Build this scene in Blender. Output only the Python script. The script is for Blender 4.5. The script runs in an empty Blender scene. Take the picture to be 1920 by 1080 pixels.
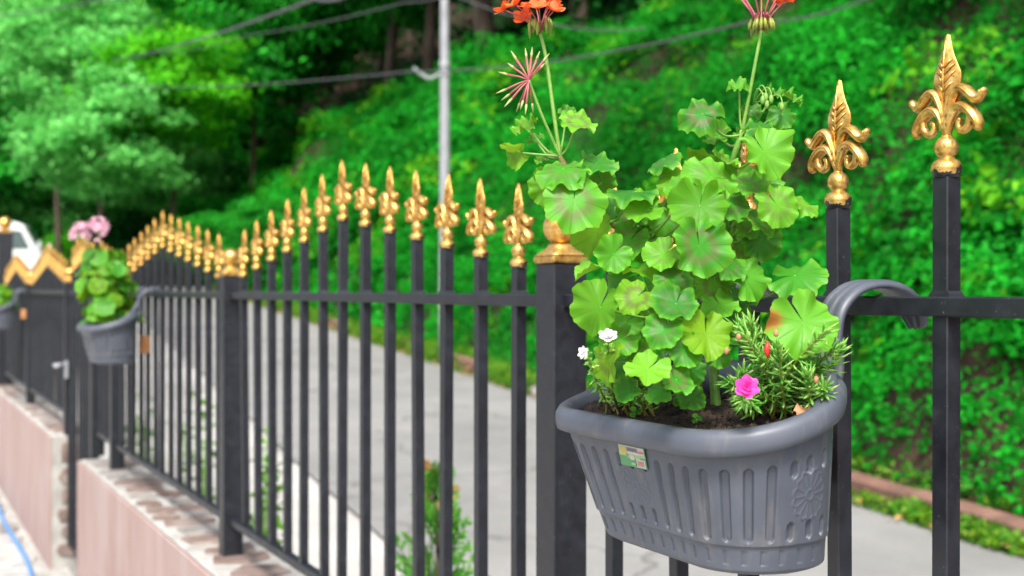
import bpy, math, random
import numpy as np
from mathutils import Vector, Matrix, noise

random.seed(7)
rng = np.random.default_rng(7)
scene = bpy.context.scene
COL = scene.collection

# ------------------------------------------------------------------ camera
# world axes: X runs along the fence (+ = towards the near end), Y points across it to the street
FPX = 2250.0
HOR = 544.0
TH = math.atan(1185.0 / FPX)
S, C = math.sin(TH), math.cos(TH)
EYE = 1.57
FW = Vector((-C, S, 0)); RT = Vector((S, C, 0)); UP = Vector((0, 0, 1))
CAM = Vector((0, 0, EYE))
cam = bpy.data.cameras.new('camera')
camo = bpy.data.objects.new('camera', cam); COL.objects.link(camo)
camo.location = CAM
camo.rotation_euler = (math.radians(90) + math.atan(4.0 / FPX), 0, math.pi / 2 - TH)
cam.sensor_width = 36
cam.lens = 36 * FPX / 1920
cam.clip_start = 0.02; cam.clip_end = 600
cam.dof.use_dof = True
cam.dof.focus_distance = 1.31
cam.dof.aperture_fstop = 5.2
cam.dof.aperture_blades = 9
scene.camera = camo

# ------------------------------------------------------------------ world, sun, exposure
SUN_EL, SUN_AZ = math.radians(52), math.radians(-32)   # azimuth of the direction TO the sun, from +X
world = bpy.data.worlds.new('World'); scene.world = world; world.use_nodes = True
wn, wl = world.node_tree.nodes, world.node_tree.links
wn.clear()
wo = wn.new('ShaderNodeOutputWorld'); wb = wn.new('ShaderNodeBackground')
sky = wn.new('ShaderNodeTexSky'); sky.sky_type = 'NISHITA'; sky.sun_disc = False
sky.sun_elevation = SUN_EL
sky.sun_rotation = math.pi / 2 - SUN_AZ
sky.air_density = 1.0; sky.dust_density = 4.0; sky.ozone_density = 1.0
hs = wn.new('ShaderNodeHueSaturation'); hs.inputs['Saturation'].default_value = 0.55
wl.new(sky.outputs[0], hs.inputs['Color']); wl.new(hs.outputs[0], wb.inputs[0]); wl.new(wb.outputs[0], wo.inputs[0])
wb.inputs[1].default_value = 0.10
sun = bpy.data.lights.new('sun', 'SUN'); sun.energy = 1.5; sun.angle = math.radians(14); sun.color = (1.0, 0.95, 0.88)
suno = bpy.data.objects.new('sun', sun); COL.objects.link(suno)
sd = Vector((math.cos(SUN_AZ) * math.cos(SUN_EL), math.sin(SUN_AZ) * math.cos(SUN_EL), math.sin(SUN_EL)))
suno.rotation_euler = sd.to_track_quat('Z', 'Y').to_euler()
suno.location = (0, -5, 12)
vs = scene.view_settings
vs.view_transform = 'Standard'; vs.look = 'None'; vs.gamma = 1.0; vs.use_curve_mapping = False
vs.exposure = 1.68
cy = scene.cycles
cy.use_denoising = True
cy.max_bounces = 7; cy.diffuse_bounces = 3; cy.glossy_bounces = 3; cy.transmission_bounces = 4; cy.transparent_max_bounces = 4
cy.caustics_reflective = False; cy.caustics_refractive = False

# ------------------------------------------------------------------ helpers
def P(px, py, d):
    """point of the place at depth d metres whose bearing in the photo is (px, py)"""
    return CAM + d * (FW + (px - 960) / FPX * RT + (HOR - py) / FPX * UP)
def onY(px, py, y):
    u = (px - 960) / FPX
    return P(px, py, y / (S + u * C))
RA = math.atan(0.382)
RS, RC = math.sin(RA), math.cos(RA)
GR = 0.041
def road(q, r, h=0.0):
    """q across the road (away from the fence), r along it, h above its surface"""
    X = RC * q - RS * r; Z = RS * q + RC * r
    return CAM + FW * Z + RT * X + UP * (-1.62 + GR * r + h)

def tag(o, label=None, cat=None, group=None, kind=None):
    if label: o['label'] = label
    if cat: o['category'] = cat
    if group: o['group'] = group
    if kind: o['kind'] = kind
    return o
def empty(name, loc, label, cat, group=None):
    o = bpy.data.objects.new(name, None); COL.objects.link(o); o.location = loc
    o.empty_display_size = 0.1
    return tag(o, label, cat, group)
def origin_of(parent):
    v = Vector((0, 0, 0))
    while parent is not None:
        v += Vector(parent.location); parent = parent.parent
    return v
def link(name, me, parent=None):
    o = bpy.data.objects.new(name, me); COL.objects.link(o)
    if parent is not None: o.parent = parent
    return o
def mesh_np(name, V, F, mat, parent=None, smooth=False, uv=None, local=False):
    """V (n,3) world coordinates, F (m,k) faces all of one size"""
    V = np.asarray(V, dtype=np.float32)
    if parent is not None and not local:
        V = V - np.array(origin_of(parent), dtype=np.float32)
    F = np.asarray(F, dtype=np.int32)
    k = F.shape[1]
    me = bpy.data.meshes.new(name)
    me.vertices.add(len(V)); me.vertices.foreach_set('co', V.ravel())
    me.loops.add(F.size); me.loops.foreach_set('vertex_index', F.ravel())
    me.polygons.add(len(F)); me.polygons.foreach_set('loop_start', np.arange(0, F.size, k, dtype=np.int32))
    if smooth: me.polygons.foreach_set('use_smooth', np.ones(len(F), dtype=bool))
    if uv is not None:
        l = me.uv_layers.new(name='UVMap'); l.data.foreach_set('uv', np.asarray(uv, dtype=np.float32)[F.ravel()].ravel())
    me.update(calc_edges=True)
    if mat: me.materials.append(mat)
    return link(name, me, parent)

class MB:
    def __init__(s): s.v = []; s.f = []; s.sm = []
    def add(s, vs, fs, smooth=False):
        b = len(s.v); s.v += [tuple(v) for v in vs]; s.f += [tuple(i + b for i in f) for f in fs]; s.sm += [smooth] * len(fs)
        return s
    def box(s, x0, x1, y0, y1, z0, z1, ch=0.0):
        if ch <= 0:
            vs = [(x0,y0,z0),(x1,y0,z0),(x1,y1,z0),(x0,y1,z0),(x0,y0,z1),(x1,y0,z1),(x1,y1,z1),(x0,y1,z1)]
            return s.add(vs, [(0,3,2,1),(4,5,6,7),(0,1,5,4),(1,2,6,5),(2,3,7,6),(3,0,4,7)])
        def ring(z, i):
            a, b, c_, d = x0 + i, x1 - i, y0 + i, y1 - i
            e = ch
            return [(a+e,c_,z),(b-e,c_,z),(b,c_+e,z),(b,d-e,z),(b-e,d,z),(a+e,d,z),(a,d-e,z),(a,c_+e,z)]
        rs = [ring(z0, ch), ring(z0 + ch, 0), ring(z1 - ch, 0), ring(z1, ch)]
        return s.loft(rs, caps=True)
    def loft(s, rings, caps=False, smooth=False, closed=True):
        n = len(rings[0]); vs = [p for r in rings for p in r]; fs = []
        for i in range(len(rings) - 1):
            for j in range(n if closed else n - 1):
                k = (j + 1) % n
                fs.append((i*n+j, i*n+k, (i+1)*n+k, (i+1)*n+j))
        if caps:
            fs.append(tuple(range(n - 1, -1, -1))); fs.append(tuple((len(rings)-1)*n + j for j in range(n)))
        return s.add(vs, fs, smooth)
    def lathe(s, cx, cy, prof, n=16, smooth=True):
        rings = [[(cx + r*math.cos(2*math.pi*j/n), cy + r*math.sin(2*math.pi*j/n), z) for j in range(n)] for r, z in prof]
        return s.loft(rings, True, smooth)
    def tube(s, pts, rad, n=8, smooth=True, flat=1.0, flat_axis=None):
        pts = [Vector(p) for p in pts]
        if not hasattr(rad, '__len__'): rad = [rad] * len(pts)
        rings = []; ref = None
        for i, p in enumerate(pts):
            t = (pts[min(i+1, len(pts)-1)] - pts[max(i-1, 0)])
            if t.length < 1e-9: t = Vector((0,0,1))
            t.normalize()
            if flat_axis is not None:
                b = Vector(flat_axis); a = b.cross(t).normalized(); b = t.cross(a).normalized()
            else:
                if ref is None: ref = Vector((0,0,1)) if abs(t.z) < .9 else Vector((1,0,0))
                a = ref.cross(t).normalized(); b = t.cross(a).normalized(); ref = b.copy()
                a, b = a, b
            rings.append([tuple(p + rad[i]*(math.cos(2*math.pi*j/n)*a + flat*math.sin(2*math.pi*j/n)*b)) for j in range(n)])
        return s.loft(rings, True, smooth)
    def sphere(s, c, r, n=12, m=8, sz=(1,1,1)):
        rings = []
        for i in range(m + 1):
            a = -math.pi/2 + math.pi*i/m; rr = max(math.cos(a), .02)
            rings.append([(c[0]+r*sz[0]*rr*math.cos(2*math.pi*j/n), c[1]+r*sz[1]*rr*math.sin(2*math.pi*j/n), c[2]+r*sz[2]*math.sin(a)) for j in range(n)])
        return s.loft(rings, True, True)
    def mesh(s, name, mat, off=(0,0,0)):
        me = bpy.data.meshes.new(name)
        me.from_pydata([(v[0]-off[0], v[1]-off[1], v[2]-off[2]) for v in s.v], [], s.f)
        me.polygons.foreach_set('use_smooth', s.sm); me.update()
        if mat: me.materials.append(mat)
        return me
    def build(s, name, mat, parent=None, local=False):
        off = origin_of(parent) if (parent is not None and not local) else (0,0,0)
        return link(name, s.mesh(name, mat, off), parent)
def spline(pts, n=6):
    """Catmull-Rom through pts"""
    pts = [Vector(p) for p in pts]; out = []
    for i in range(len(pts) - 1):
        p0, p1, p2, p3 = pts[max(i-1,0)], pts[i], pts[i+1], pts[min(i+2, len(pts)-1)]
        for k in range(n):
            t = k / n
            out.append(.5*((2*p1) + (p2-p0)*t + (2*p0-5*p1+4*p2-p3)*t*t + (3*p1-p0-3*p2+p3)*t**3))
    out.append(pts[-1]); return out
def copy_tree(o, parent=None):
    c = o.copy(); COL.objects.link(c); c.parent = parent
    for ch in o.children: copy_tree(ch, c)
    return c

# ------------------------------------------------------------------ materials
def mat(name, base, rough=.6, metal=0.0, spec=.5):
    m = bpy.data.materials.new(name); m.use_nodes = True
    b = m.node_tree.nodes['Principled BSDF']
    b.inputs['Base Color'].default_value = (*base, 1); b.inputs['Roughness'].default_value = rough
    b.inputs['Metallic'].default_value = metal; b.inputs['Specular IOR Level'].default_value = spec
    return m
class NT:
    def __init__(s, m):
        s.t = m.node_tree; s.n = s.t.nodes; s.l = s.t.links; s.b = s.n['Principled BSDF']; s.o = s.n['Material Output']
    def new(s, t, **k):
        x = s.n.new(t)
        for a, v in k.items(): setattr(x, a, v)
        return x
    def lk(s, a, b): s.l.new(a, b)
    def coord(s, which='Object', scale=(1,1,1)):
        tc = s.new('ShaderNodeTexCoord'); mp = s.new('ShaderNodeMapping'); mp.inputs['Scale'].default_value = scale
        s.lk(tc.outputs[which], mp.inputs[0]); return mp.outputs[0]
    def noise(s, co, scale, detail=4, rough=.55):
        x = s.new('ShaderNodeTexNoise'); x.inputs['Scale'].default_value = scale; x.inputs['Detail'].default_value = detail; x.inputs['Roughness'].default_value = rough
        if co is not None: s.lk(co, x.inputs['Vector'])
        return x.outputs[0]
    def ramp(s, f, stops):
        x = s.new('ShaderNodeValToRGB'); e = x.color_ramp.elements
        while len(e) < len(stops): e.new(.5)
        for k, (p, c) in enumerate(stops): e[k].position = p; e[k].color = (*c, 1) if len(c) == 3 else c
        s.lk(f, x.inputs[0]); return x.outputs[0]
    def mix(s, f, a, b, mode='MIX'):
        x = s.new('ShaderNodeMix', data_type='RGBA', blend_type=mode)
        for sock, v in ((x.inputs[0], f), (x.inputs[6], a), (x.inputs[7], b)):
            if hasattr(v, 'is_output'): s.lk(v, sock)
            elif hasattr(v, '__len__'): sock.default_value = (*v, 1)
            else: sock.default_value = v
        return x.outputs[2]
    def math(s, op, a, b=0.0, clamp=False):
        x = s.new('ShaderNodeMath', operation=op, use_clamp=clamp)
        for sock, v in ((x.inputs[0], a), (x.inputs[1], b)):
            if hasattr(v, 'is_output'): s.lk(v, sock)
            else: sock.default_value = v
        return x.outputs[0]
    def bump(s, h, strength=.3, dist=.01):
        x = s.new('ShaderNodeBump'); x.inputs['Strength'].default_value = strength; x.inputs['Distance'].default_value = dist
        s.lk(h, x.inputs['Height']); s.lk(x.outputs[0], s.b.inputs['Normal'])
    def base(s, c): s.lk(c, s.b.inputs['Base Color'])

def noisy(name, stops, scale, rough=.8, bump=.2, bdist=.01, detail=6, which='Object', bscale=None, cscale=(1,1,1)):
    m = mat(name, (.5,.5,.5), rough); t = NT(m); co = t.coord(which, cscale)
    t.base(t.ramp(t.noise(co, scale, detail), stops))
    if bump: t.bump(t.noise(co, bscale or scale*4, 6), bump, bdist)
    return m

def black_paint():
    m = mat('black_paint', (.02,.022,.027), .42); t = NT(m); co = t.coord('Object')
    n1 = t.noise(co, 35, 5); n2 = t.noise(co, 420, 2)
    col = t.ramp(n1, [(.3, (.006,.007,.010)), (.62, (.011,.013,.019)), (.8, (.024,.026,.032))])
    dust = t.ramp(n2, [(.70, (0,0,0)), (.76, (1,1,1))])
    t.base(t.mix(t.math('MULTIPLY', dust, .35), col, (.3,.29,.28)))
    t.lk(t.ramp(n1, [(.3, (.36,)*3), (.75, (.55,)*3)]), t.b.inputs['Roughness'])
    t.bump(t.noise(co, 260, 3), .12, .001)
    return m
def gold_paint():
    m = mat('gold_paint', (.6,.33,.08), .3, .85); t = NT(m); co = t.coord('Object')
    n1 = t.noise(co, 90, 5); n2 = t.noise(co, 160, 4, .7)
    col = t.ramp(n1, [(.3, (.40,.20,.04)), (.5, (.68,.40,.10)), (.75, (.88,.62,.24))])
    wear = t.ramp(n2, [(.58, (0,0,0)), (.66, (1,1,1))])
    sx = t.new('ShaderNodeSeparateXYZ'); t.lk(co, sx.inputs[0])
    # paint of the picket runs over the foot of the casting with a ragged edge
    z = t.math('ADD', sx.outputs[2], t.math('MULTIPLY', t.math('SUBTRACT', n1, .5), .03))
    foot = t.math('LESS_THAN', z, .0065)
    k = t.math('MAXIMUM', t.math('MULTIPLY', wear, .75), foot)
    t.base(t.mix(k, col, (.02,.02,.024)))
    t.lk(t.math('SUBTRACT', .85, t.math('MULTIPLY', k, .8)), t.b.inputs['Metallic'])
    t.lk(t.ramp(n2, [(.3, (.22,)*3), (.7, (.42,)*3)]), t.b.inputs['Roughness'])
    t.bump(n2, .15, .001)
    return m
def leaf_mat(name, c0, c1, trans=.35, island=True, rough=.45, spec=.35, patchy=0):
    """foliage: colour varies from leaf to leaf"""
    m = mat(name, c0, rough, 0, spec); t = NT(m)
    g = t.new('ShaderNodeNewGeometry')
    col = t.ramp(g.outputs['Random Per Island'], [(0, c0), (.55, tuple((a+b)/2 for a, b in zip(c0, c1))), (1, c1)])
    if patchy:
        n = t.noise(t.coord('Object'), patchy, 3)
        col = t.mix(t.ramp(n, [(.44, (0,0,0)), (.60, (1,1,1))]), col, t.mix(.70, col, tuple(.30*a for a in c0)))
    t.base(col)
    tr = t.new('ShaderNodeBsdfTranslucent'); mx = t.new('ShaderNodeMixShader'); mx.inputs[0].default_value = trans
    hsv = t.new('ShaderNodeHueSaturation'); hsv.inputs['Hue'].default_value = .49; hsv.inputs['Value'].default_value = 1.5
    t.lk(col, hsv.inputs['Color']); t.lk(hsv.outputs[0], tr.inputs[0])
    t.lk(t.b.outputs[0], mx.inputs[1]); t.lk(tr.outputs[0], mx.inputs[2]); t.lk(mx.outputs[0], t.o.inputs[0])
    return m
def geranium_leaf_mat(name='geranium_leaf', stops=((.007,.125,.006), (.028,.22,.008), (.08,.33,.010), (.16,.42,.014)), scorch=False, trans=.27):
    m = mat(name, (.1,.3,.03), .48, 0, .28); t = NT(m)
    uv = t.new('ShaderNodeUVMap'); sx = t.new('ShaderNodeSeparateXYZ'); t.lk(uv.outputs[0], sx.inputs[0])
    a, r = sx.outputs[0], sx.outputs[1]
    oi = t.new('ShaderNodeObjectInfo'); co = t.coord('Object')
    n1 = t.noise(co, 70, 4)
    young = t.ramp(oi.outputs['Random'], [(0, stops[0]), (.35, stops[1]), (.7, stops[2]), (1, stops[3])])
    col = t.mix(t.math('MULTIPLY', n1, .5), young, (.06,.27,.03))
    edge = t.ramp(r, [(.72, (0,0,0)), (1.0, (1,1,1))])
    col = t.mix(t.math('MULTIPLY', edge, .5), col, (.17,.45,.025))
    # horseshoe zone
    zr = t.math('ADD', r, t.math('MULTIPLY', t.math('SUBTRACT', t.noise(co, 45, 3), .5), .35))
    zone = t.ramp(zr, [(.28, (0,0,0)), (.44, (1,1,1)), (.55, (1,1,1)), (.72, (0,0,0))])
    t_rand = t.ramp(t.math('FRACT', t.math('MULTIPLY', oi.outputs['Random'], 7.31)), [(.15, (.04,)*3), (.9, (.58,)*3)])
    col = t.mix(t.math('MULTIPLY', zone, t_rand), col, (.14,.10,.05))
    # veins: seven main ribs with forks towards the rim
    v = t.math('ABSOLUTE', t.math('SINE', t.math('MULTIPLY', a, math.pi * 8.0)))
    vm = t.ramp(v, [(.0, (1,1,1)), (.11, (0,0,0))])
    v2 = t.math('ABSOLUTE', t.math('SINE', t.math('MULTIPLY', a, math.pi * 24.0)))
    vm2 = t.math('MULTIPLY', t.ramp(v2, [(.0, (1,1,1)), (.2, (0,0,0))]), t.ramp(r, [(.45, (0,0,0)), (.7, (1,1,1))]))
    vv = t.math('MAXIMUM', vm, t.math('MULTIPLY', vm2, .25))
    col = t.mix(t.math('MULTIPLY', vv, .65), col, (.02,.11,.012))
    if scorch:
        k = t.math('MULTIPLY', t.ramp(t.math('ABSOLUTE', t.math('SUBTRACT', a, .86)), [(.02, (1,1,1)), (.06, (0,0,0))]), t.ramp(zr, [(.5, (0,0,0)), (.75, (1,1,1))]))
        col = t.mix(k, col, (.36,.12,.03))
    t.base(col)
    t.bump(t.math('SUBTRACT', t.math('ADD', t.math('MULTIPLY', n1, .4), t.math('MULTIPLY', t.noise(co, 320, 3), .5)), t.math('MULTIPLY', vv, .6)), .30, .0012)
    tr = t.new('ShaderNodeBsdfTranslucent'); mx = t.new('ShaderNodeMixShader'); mx.inputs[0].default_value = trans
    t.lk(t.mix(.35, col, (.40,.62,.005)), tr.inputs[0])
    t.lk(t.b.outputs[0], mx.inputs[1]); t.lk(tr.outputs[0], mx.inputs[2]); t.lk(mx.outputs[0], t.o.inputs[0])
    return m
def petal_mat(name, c0, c1, trans=.3):
    m = mat(name, c0, .5); t = NT(m); co = t.coord('Object')
    col = t.ramp(t.noise(co, 120, 3), [(.3, c0), (.7, c1)]); t.base(col)
    tr = t.new('ShaderNodeBsdfTranslucent'); mx = t.new('ShaderNodeMixShader'); mx.inputs[0].default_value = trans
    t.lk(col, tr.inputs[0]); t.lk(t.b.outputs[0], mx.inputs[1]); t.lk(tr.outputs[0], mx.inputs[2]); t.lk(mx.outputs[0], t.o.inputs[0])
    return m
def tub_mat():
    m = mat('grey_plastic', (.085,.09,.10), .42); t = NT(m); co = t.coord('Object')
    n = t.noise(co, 14, 6); n2 = t.noise(co, 300, 3); n3 = t.noise(t.coord('Object', (1,1,.25)), 60, 5)
    col = t.ramp(n, [(.3, (.064,.074,.097)), (.7, (.087,.099,.126))])
    t.base(t.mix(t.ramp(n3, [(.54, (0,0,0)), (.78, (.6,)*3)]), col, (.17,.16,.15)))
    t.lk(t.ramp(n, [(.3, (.36,)*3), (.7, (.52,)*3)]), t.b.inputs['Roughness'])
    t.bump(n2, .05, .0006)
    return m
def plaster_mat():
    m = mat('pink_render', (.5,.36,.32), .85); t = NT(m); co = t.coord('Object')
    streak = t.noise(t.coord('Object', (3,3,.8)), 2.0, 6, .65)
    blot = t.noise(co, 3.5, 5)
    col = t.ramp(streak, [(.25, (.29,.19,.165)), (.5, (.37,.26,.235)), (.75, (.43,.33,.305))])
    col = t.mix(t.ramp(blot, [(.5, (0,0,0)), (.75, (.7,)*3)]), col, (.38,.33,.31))
    t.base(col); t.bump(t.noise(co, 130, 5), .35, .004); return m
def asphalt_mat():
    m = mat('road_surface', (.2,.2,.2), .9); t = NT(m); co = t.coord('Object')
    big = t.noise(co, .8, 7, .65); fine = t.noise(co, 45, 4); crack = t.new('ShaderNodeTexVoronoi', feature='DISTANCE_TO_EDGE')
    crack.inputs['Scale'].default_value = .55
    dn = t.new('ShaderNodeVectorMath', operation='ADD'); nz = t.new('ShaderNodeTexNoise'); nz.inputs['Scale'].default_value = 1.4; nz.inputs['Detail'].default_value = 6
    t.lk(co, nz.inputs['Vector']); t.lk(co, dn.inputs[0]); t.lk(nz.outputs['Color'], dn.inputs[1]); t.lk(dn.outputs[0], crack.inputs['Vector'])
    col = t.ramp(big, [(.3, (.165,.165,.16)), (.5, (.23,.227,.22)), (.7, (.285,.28,.27))])
    col = t.mix(t.ramp(fine, [(.35, (.45,)*3), (.7, (0,0,0))]), col, (.16,.16,.155))
    col = t.mix(t.ramp(crack.outputs[0], [(0, (.8,)*3), (.012, (0,0,0))]), col, (.08,.075,.07))
    t.base(col); t.bump(fine, .4, .006); return m

M = {}
M['black'] = black_paint()
M['gold'] = gold_paint()
M['tub'] = tub_mat()
M['plaster'] = plaster_mat()
M['asphalt'] = asphalt_mat()
M['mortar'] = noisy('pale_mortar', [(.3, (.27,.26,.24)), (.7, (.46,.45,.42))], 9, .9, .5, .008)
M['stone'] = noisy('field_stone', [(.3, (.11,.075,.062)), (.5, (.19,.135,.115)), (.75, (.29,.24,.21))], 11, .8, .5, .008)
M['stone2'] = noisy('grey_stone', [(.3, (.14,.125,.115)), (.7, (.30,.28,.26))], 11, .8, .5, .008)
M['slab'] = noisy('pale_slab', [(.3, (.28,.275,.26)), (.7, (.46,.45,.43))], 6, .85, .4, .008)
M['concrete'] = noisy('pale_concrete', [(.3, (.30,.29,.275)), (.55, (.42,.41,.39)), (.8, (.52,.51,.49))], 1.3, .9, .4, .01, bscale=60)
M['earth'] = noisy('earth', [(.3, (.045,.028,.016)), (.6, (.10,.062,.038)), (.8, (.16,.10,.065))], 1.8, .95, .6, .05)
M['turf'] = noisy('rough_turf', [(.3, (.012,.035,.006)), (.6, (.03,.085,.012)), (.8, (.06,.12,.02))], 1.5, .95, .6, .05)
M['redsoil'] = noisy('red_soil', [(.3, (.020,.010,.006)), (.6, (.055,.027,.017)), (.8, (.11,.055,.036))], 2.5, .95, .8, .08)
M['kerb'] = noisy('red_brown_kerb', [(.3, (.11,.058,.042)), (.6, (.19,.10,.073)), (.8, (.26,.16,.12))], 5, .85, .5, .01)
M['soil'] = noisy('potting_soil', [(.3, (.010,.006,.004)), (.55, (.035,.021,.013)), (.78, (.11,.07,.045))], 90, .95, .8, .004, bscale=300)
M['bark'] = noisy('bark', [(.3, (.035,.026,.017)), (.55, (.085,.062,.042)), (.8, (.16,.125,.09))], 5, .95, .9, .04, cscale=(1,1,.3))
M['metal'] = noisy('galvanised_steel', [(.3, (.24,.25,.27)), (.7, (.34,.35,.37))], 6, .5, .1, .004)
M['cable'] = mat('grey_cable', (.07,.075,.075), .6)
M['hose'] = mat('blue_hose', (.06,.22,.50), .4)
M['orange'] = noisy('orange_block', [(.3, (.42,.17,.05)), (.7, (.58,.27,.10))], 30, .7, .3, .003)
M['g_leaf'] = geranium_leaf_mat()
M['g_lime'] = geranium_leaf_mat('geranium_leaf_lime', ((.10,.36,.008), (.16,.43,.010), (.23,.50,.012), (.32,.55,.014)), trans=.5)
M['g_scorch'] = geranium_leaf_mat('geranium_leaf_scorched', scorch=True)
M['g_stem'] = noisy('geranium_stem', [(.3, (.10,.26,.03)), (.7, (.20,.36,.06))], 60, .5, .3, .002)
M['g_wood'] = noisy('geranium_old_stem', [(.3, (.10,.09,.025)), (.55, (.17,.16,.04)), (.8, (.22,.13,.06))], 55, .7, .5, .003)
M['petal_red'] = petal_mat('orange_red_petal', (.80,.085,.012), (.90,.18,.035))
M['petal_pink'] = petal_mat('pale_pink_petal', (.66,.30,.42), (.82,.56,.64))
M['petal_mag'] = petal_mat('magenta_petal', (.70,.02,.32), (.85,.10,.50))
M['petal_white'] = petal_mat('white_petal', (.78,.74,.76), (.88,.86,.86))
M['pedicel'] = mat('pink_pedicel', (.42,.10,.12), .5)
M['bud'] = noisy('green_bud', [(.3, (.12,.20,.02)), (.6, (.26,.30,.04)), (.8, (.40,.14,.05))], 110, .5, .2, .002)
M['pod'] = mat('pale_green_pod', (.30,.36,.12), .5)
M['needle'] = leaf_mat('moss_rose_leaf', (.08,.34,.025), (.32,.56,.12), .25, rough=.3, spec=.5)
M['m_stem'] = noisy('moss_rose_stem', [(.3, (.18,.13,.03)), (.7, (.26,.26,.05))], 60, .5, 0)
M['tape'] = mat('pale_green_tape', (.34,.42,.22), .5)
M['dry'] = noisy('dry_leaf', [(.3, (.32,.13,.06)), (.7, (.50,.26,.13))], 60, .8, .3, .002)
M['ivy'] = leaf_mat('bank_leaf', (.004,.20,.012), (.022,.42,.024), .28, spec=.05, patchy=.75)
M['ivy2'] = leaf_mat('bank_leaf_yellow', (.03,.24,.005), (.14,.46,.012), .3, spec=.1)
M['grass'] = leaf_mat('verge_weed', (.03,.17,.008), (.17,.34,.02), .3, spec=.2)
M['crown_a'] = leaf_mat('tree_leaf_mid', (.003,.14,.012), (.035,.44,.03), .3, spec=.1)
M['crown_b'] = leaf_mat('tree_leaf_pale', (.03,.30,.04), (.24,.70,.18), .35, spec=.1)
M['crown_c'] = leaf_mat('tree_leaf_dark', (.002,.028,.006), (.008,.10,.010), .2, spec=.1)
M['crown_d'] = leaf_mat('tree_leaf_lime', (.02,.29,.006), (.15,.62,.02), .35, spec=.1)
M['thuja'] = leaf_mat('thuja_green', (.03,.22,.02), (.17,.44,.05), .3)
M['thuja_dead'] = leaf_mat('thuja_dead', (.34,.17,.07), (.50,.32,.14), .3)
M['litter'] = leaf_mat('leaf_litter', (.36,.20,.06), (.55,.45,.12), .15)
M['white_car'] = mat('white_car_paint', (.72,.73,.75), .25, 0, .6)
M['glass'] = mat('dark_glass', (.02,.05,.045), .06, 0, .8)
M['rubber'] = mat('rubber', (.02,.02,.02), .8)
M['chrome'] = mat('grey_trim', (.35,.35,.36), .35, .6)

# ------------------------------------------------------------------ leaf clouds
def leaf_cloud(pos, nrm, size, tilt=.6, aspect=.62, seed=0):
    """one folded leaf (4 triangles as two quads' worth) per position; returns V,F for triangles"""
    r = np.random.default_rng(seed)
    n = len(pos)
    nrm = nrm + r.normal(0, tilt, (n, 3)); nrm /= np.linalg.norm(nrm, axis=1, keepdims=True) + 1e-9
    d = r.normal(0, 1, (n, 3)); d[:, 2] -= .5
    d -= nrm * (d * nrm).sum(1, keepdims=True); d /= np.linalg.norm(d, axis=1, keepdims=True) + 1e-9
    b = np.cross(nrm, d)
    L = (size * r.uniform(.6, 1.3, n))[:, None]; W = L * aspect * .5
    v0 = pos - d*L*.5; v1 = pos + b*W + nrm*W*.45 - d*L*.08; v2 = pos + d*L*.5 - nrm*L*.12; v3 = pos - b*W + nrm*W*.45 - d*L*.08
    V = np.stack([v0, v1, v2, v3], 1).reshape(-1, 3)
    i = np.arange(n)[:, None] * 4
    F = np.concatenate([i + np.array([[0, 1, 2]]), i + np.array([[0, 2, 3]])], 0)
    return V, F
def fbm(p, sc, off=0.0):
    return noise.fractal(Vector((p[0]*sc + off, p[1]*sc - off, (p[2] if len(p) > 2 else 0)*sc)), 1.0, 2.0, 3)

#==STRUCTURE==
# ------------------------------------------------------------------ terrain, road
def bank_h(q, r):
    """height above the road surface, away from the fence side"""
    if q < 5.22: return 0.0
    toe = min((q - 5.22) / .5, 1.0)
    t = min((q - 5.22) / 3.7, 1.0)
    h = 5.2 * (t ** .92)
    if q > 8.92: h += .55 * (q - 8.92)
    n = fbm((q, r), .35) * .6 + fbm((q, r), .95, 7) * .40
    return h + n * toe * (1 if q < 12 else 1.6)
def far_h(q, r):
    """the valley closes: the ground climbs beyond the bend"""
    k = max(0.0, r - 52); s_ = max(0.0, -3.5 - q) if r > 20 else 0
    return .62 * k + .25 * s_ * min(1, max(0, r - 20) / 15)

rows = []
# broad ground sheet under everything on the street side
gv, gf = [], []
def q_wall(r): return (1.085 - r * math.sin(TH - RA)) / math.cos(TH - RA)     # line of the garden wall's street face
qs = list(np.linspace(0, 1, 11))
rs = [-60, -30, -15, -5, 0, 5, 10, 20, 30, 40, 50, 55, 60, 70, 85, 100, 130]
for r in rs:
    q0 = q_wall(r)
    for k in qs:
        q = q0 + (5.2 - q0) * k; gv.append(tuple(road(q, r, far_h(q, r) - .03)))
nq = len(qs)
for i in range(len(rs) - 1):
    for j in range(nq - 1): gf.append((i*nq+j, i*nq+j+1, (i+1)*nq+j+1, (i+1)*nq+j))
g = MB().add(gv, gf).build('ground', M['turf']); tag(g, kind='structure')
pv, pf = [], []
for r in np.linspace(-4, 32, 40):
    for k in (0, .25, .5, .75, 1): pv.append(tuple(road(q_wall(r) + (1.72 - q_wall(r)) * k, r, -.02)))
for i in range(39):
    for j in range(4): pf.append((i*5+j, i*5+j+1, (i+1)*5+j+1, (i+1)*5+j))
tag(MB().add(pv, pf, True).build('pavement', M['concrete']), kind='structure')
# asphalt lane
av, af = [], []
rr = np.linspace(-25, 60, 60); qq = [1.67, 2.3, 3.2, 4.0, 4.74]
for r in rr:
    for j, q in enumerate(qq):
        w = .06 * fbm((r, j), .8) if j in (0, 4) else 0
        av.append(tuple(road(q + w, r, far_h(q, r) + .006 + .018 * (1 - ((q - 3.22) / 1.55) ** 2))))
for i in range(59):
    for j in range(4): af.append((i*5+j, i*5+j+1, (i+1)*5+j+1, (i+1)*5+j))
o = MB().add(av, af, True).build('road', M['asphalt']); tag(o, kind='structure')
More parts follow.
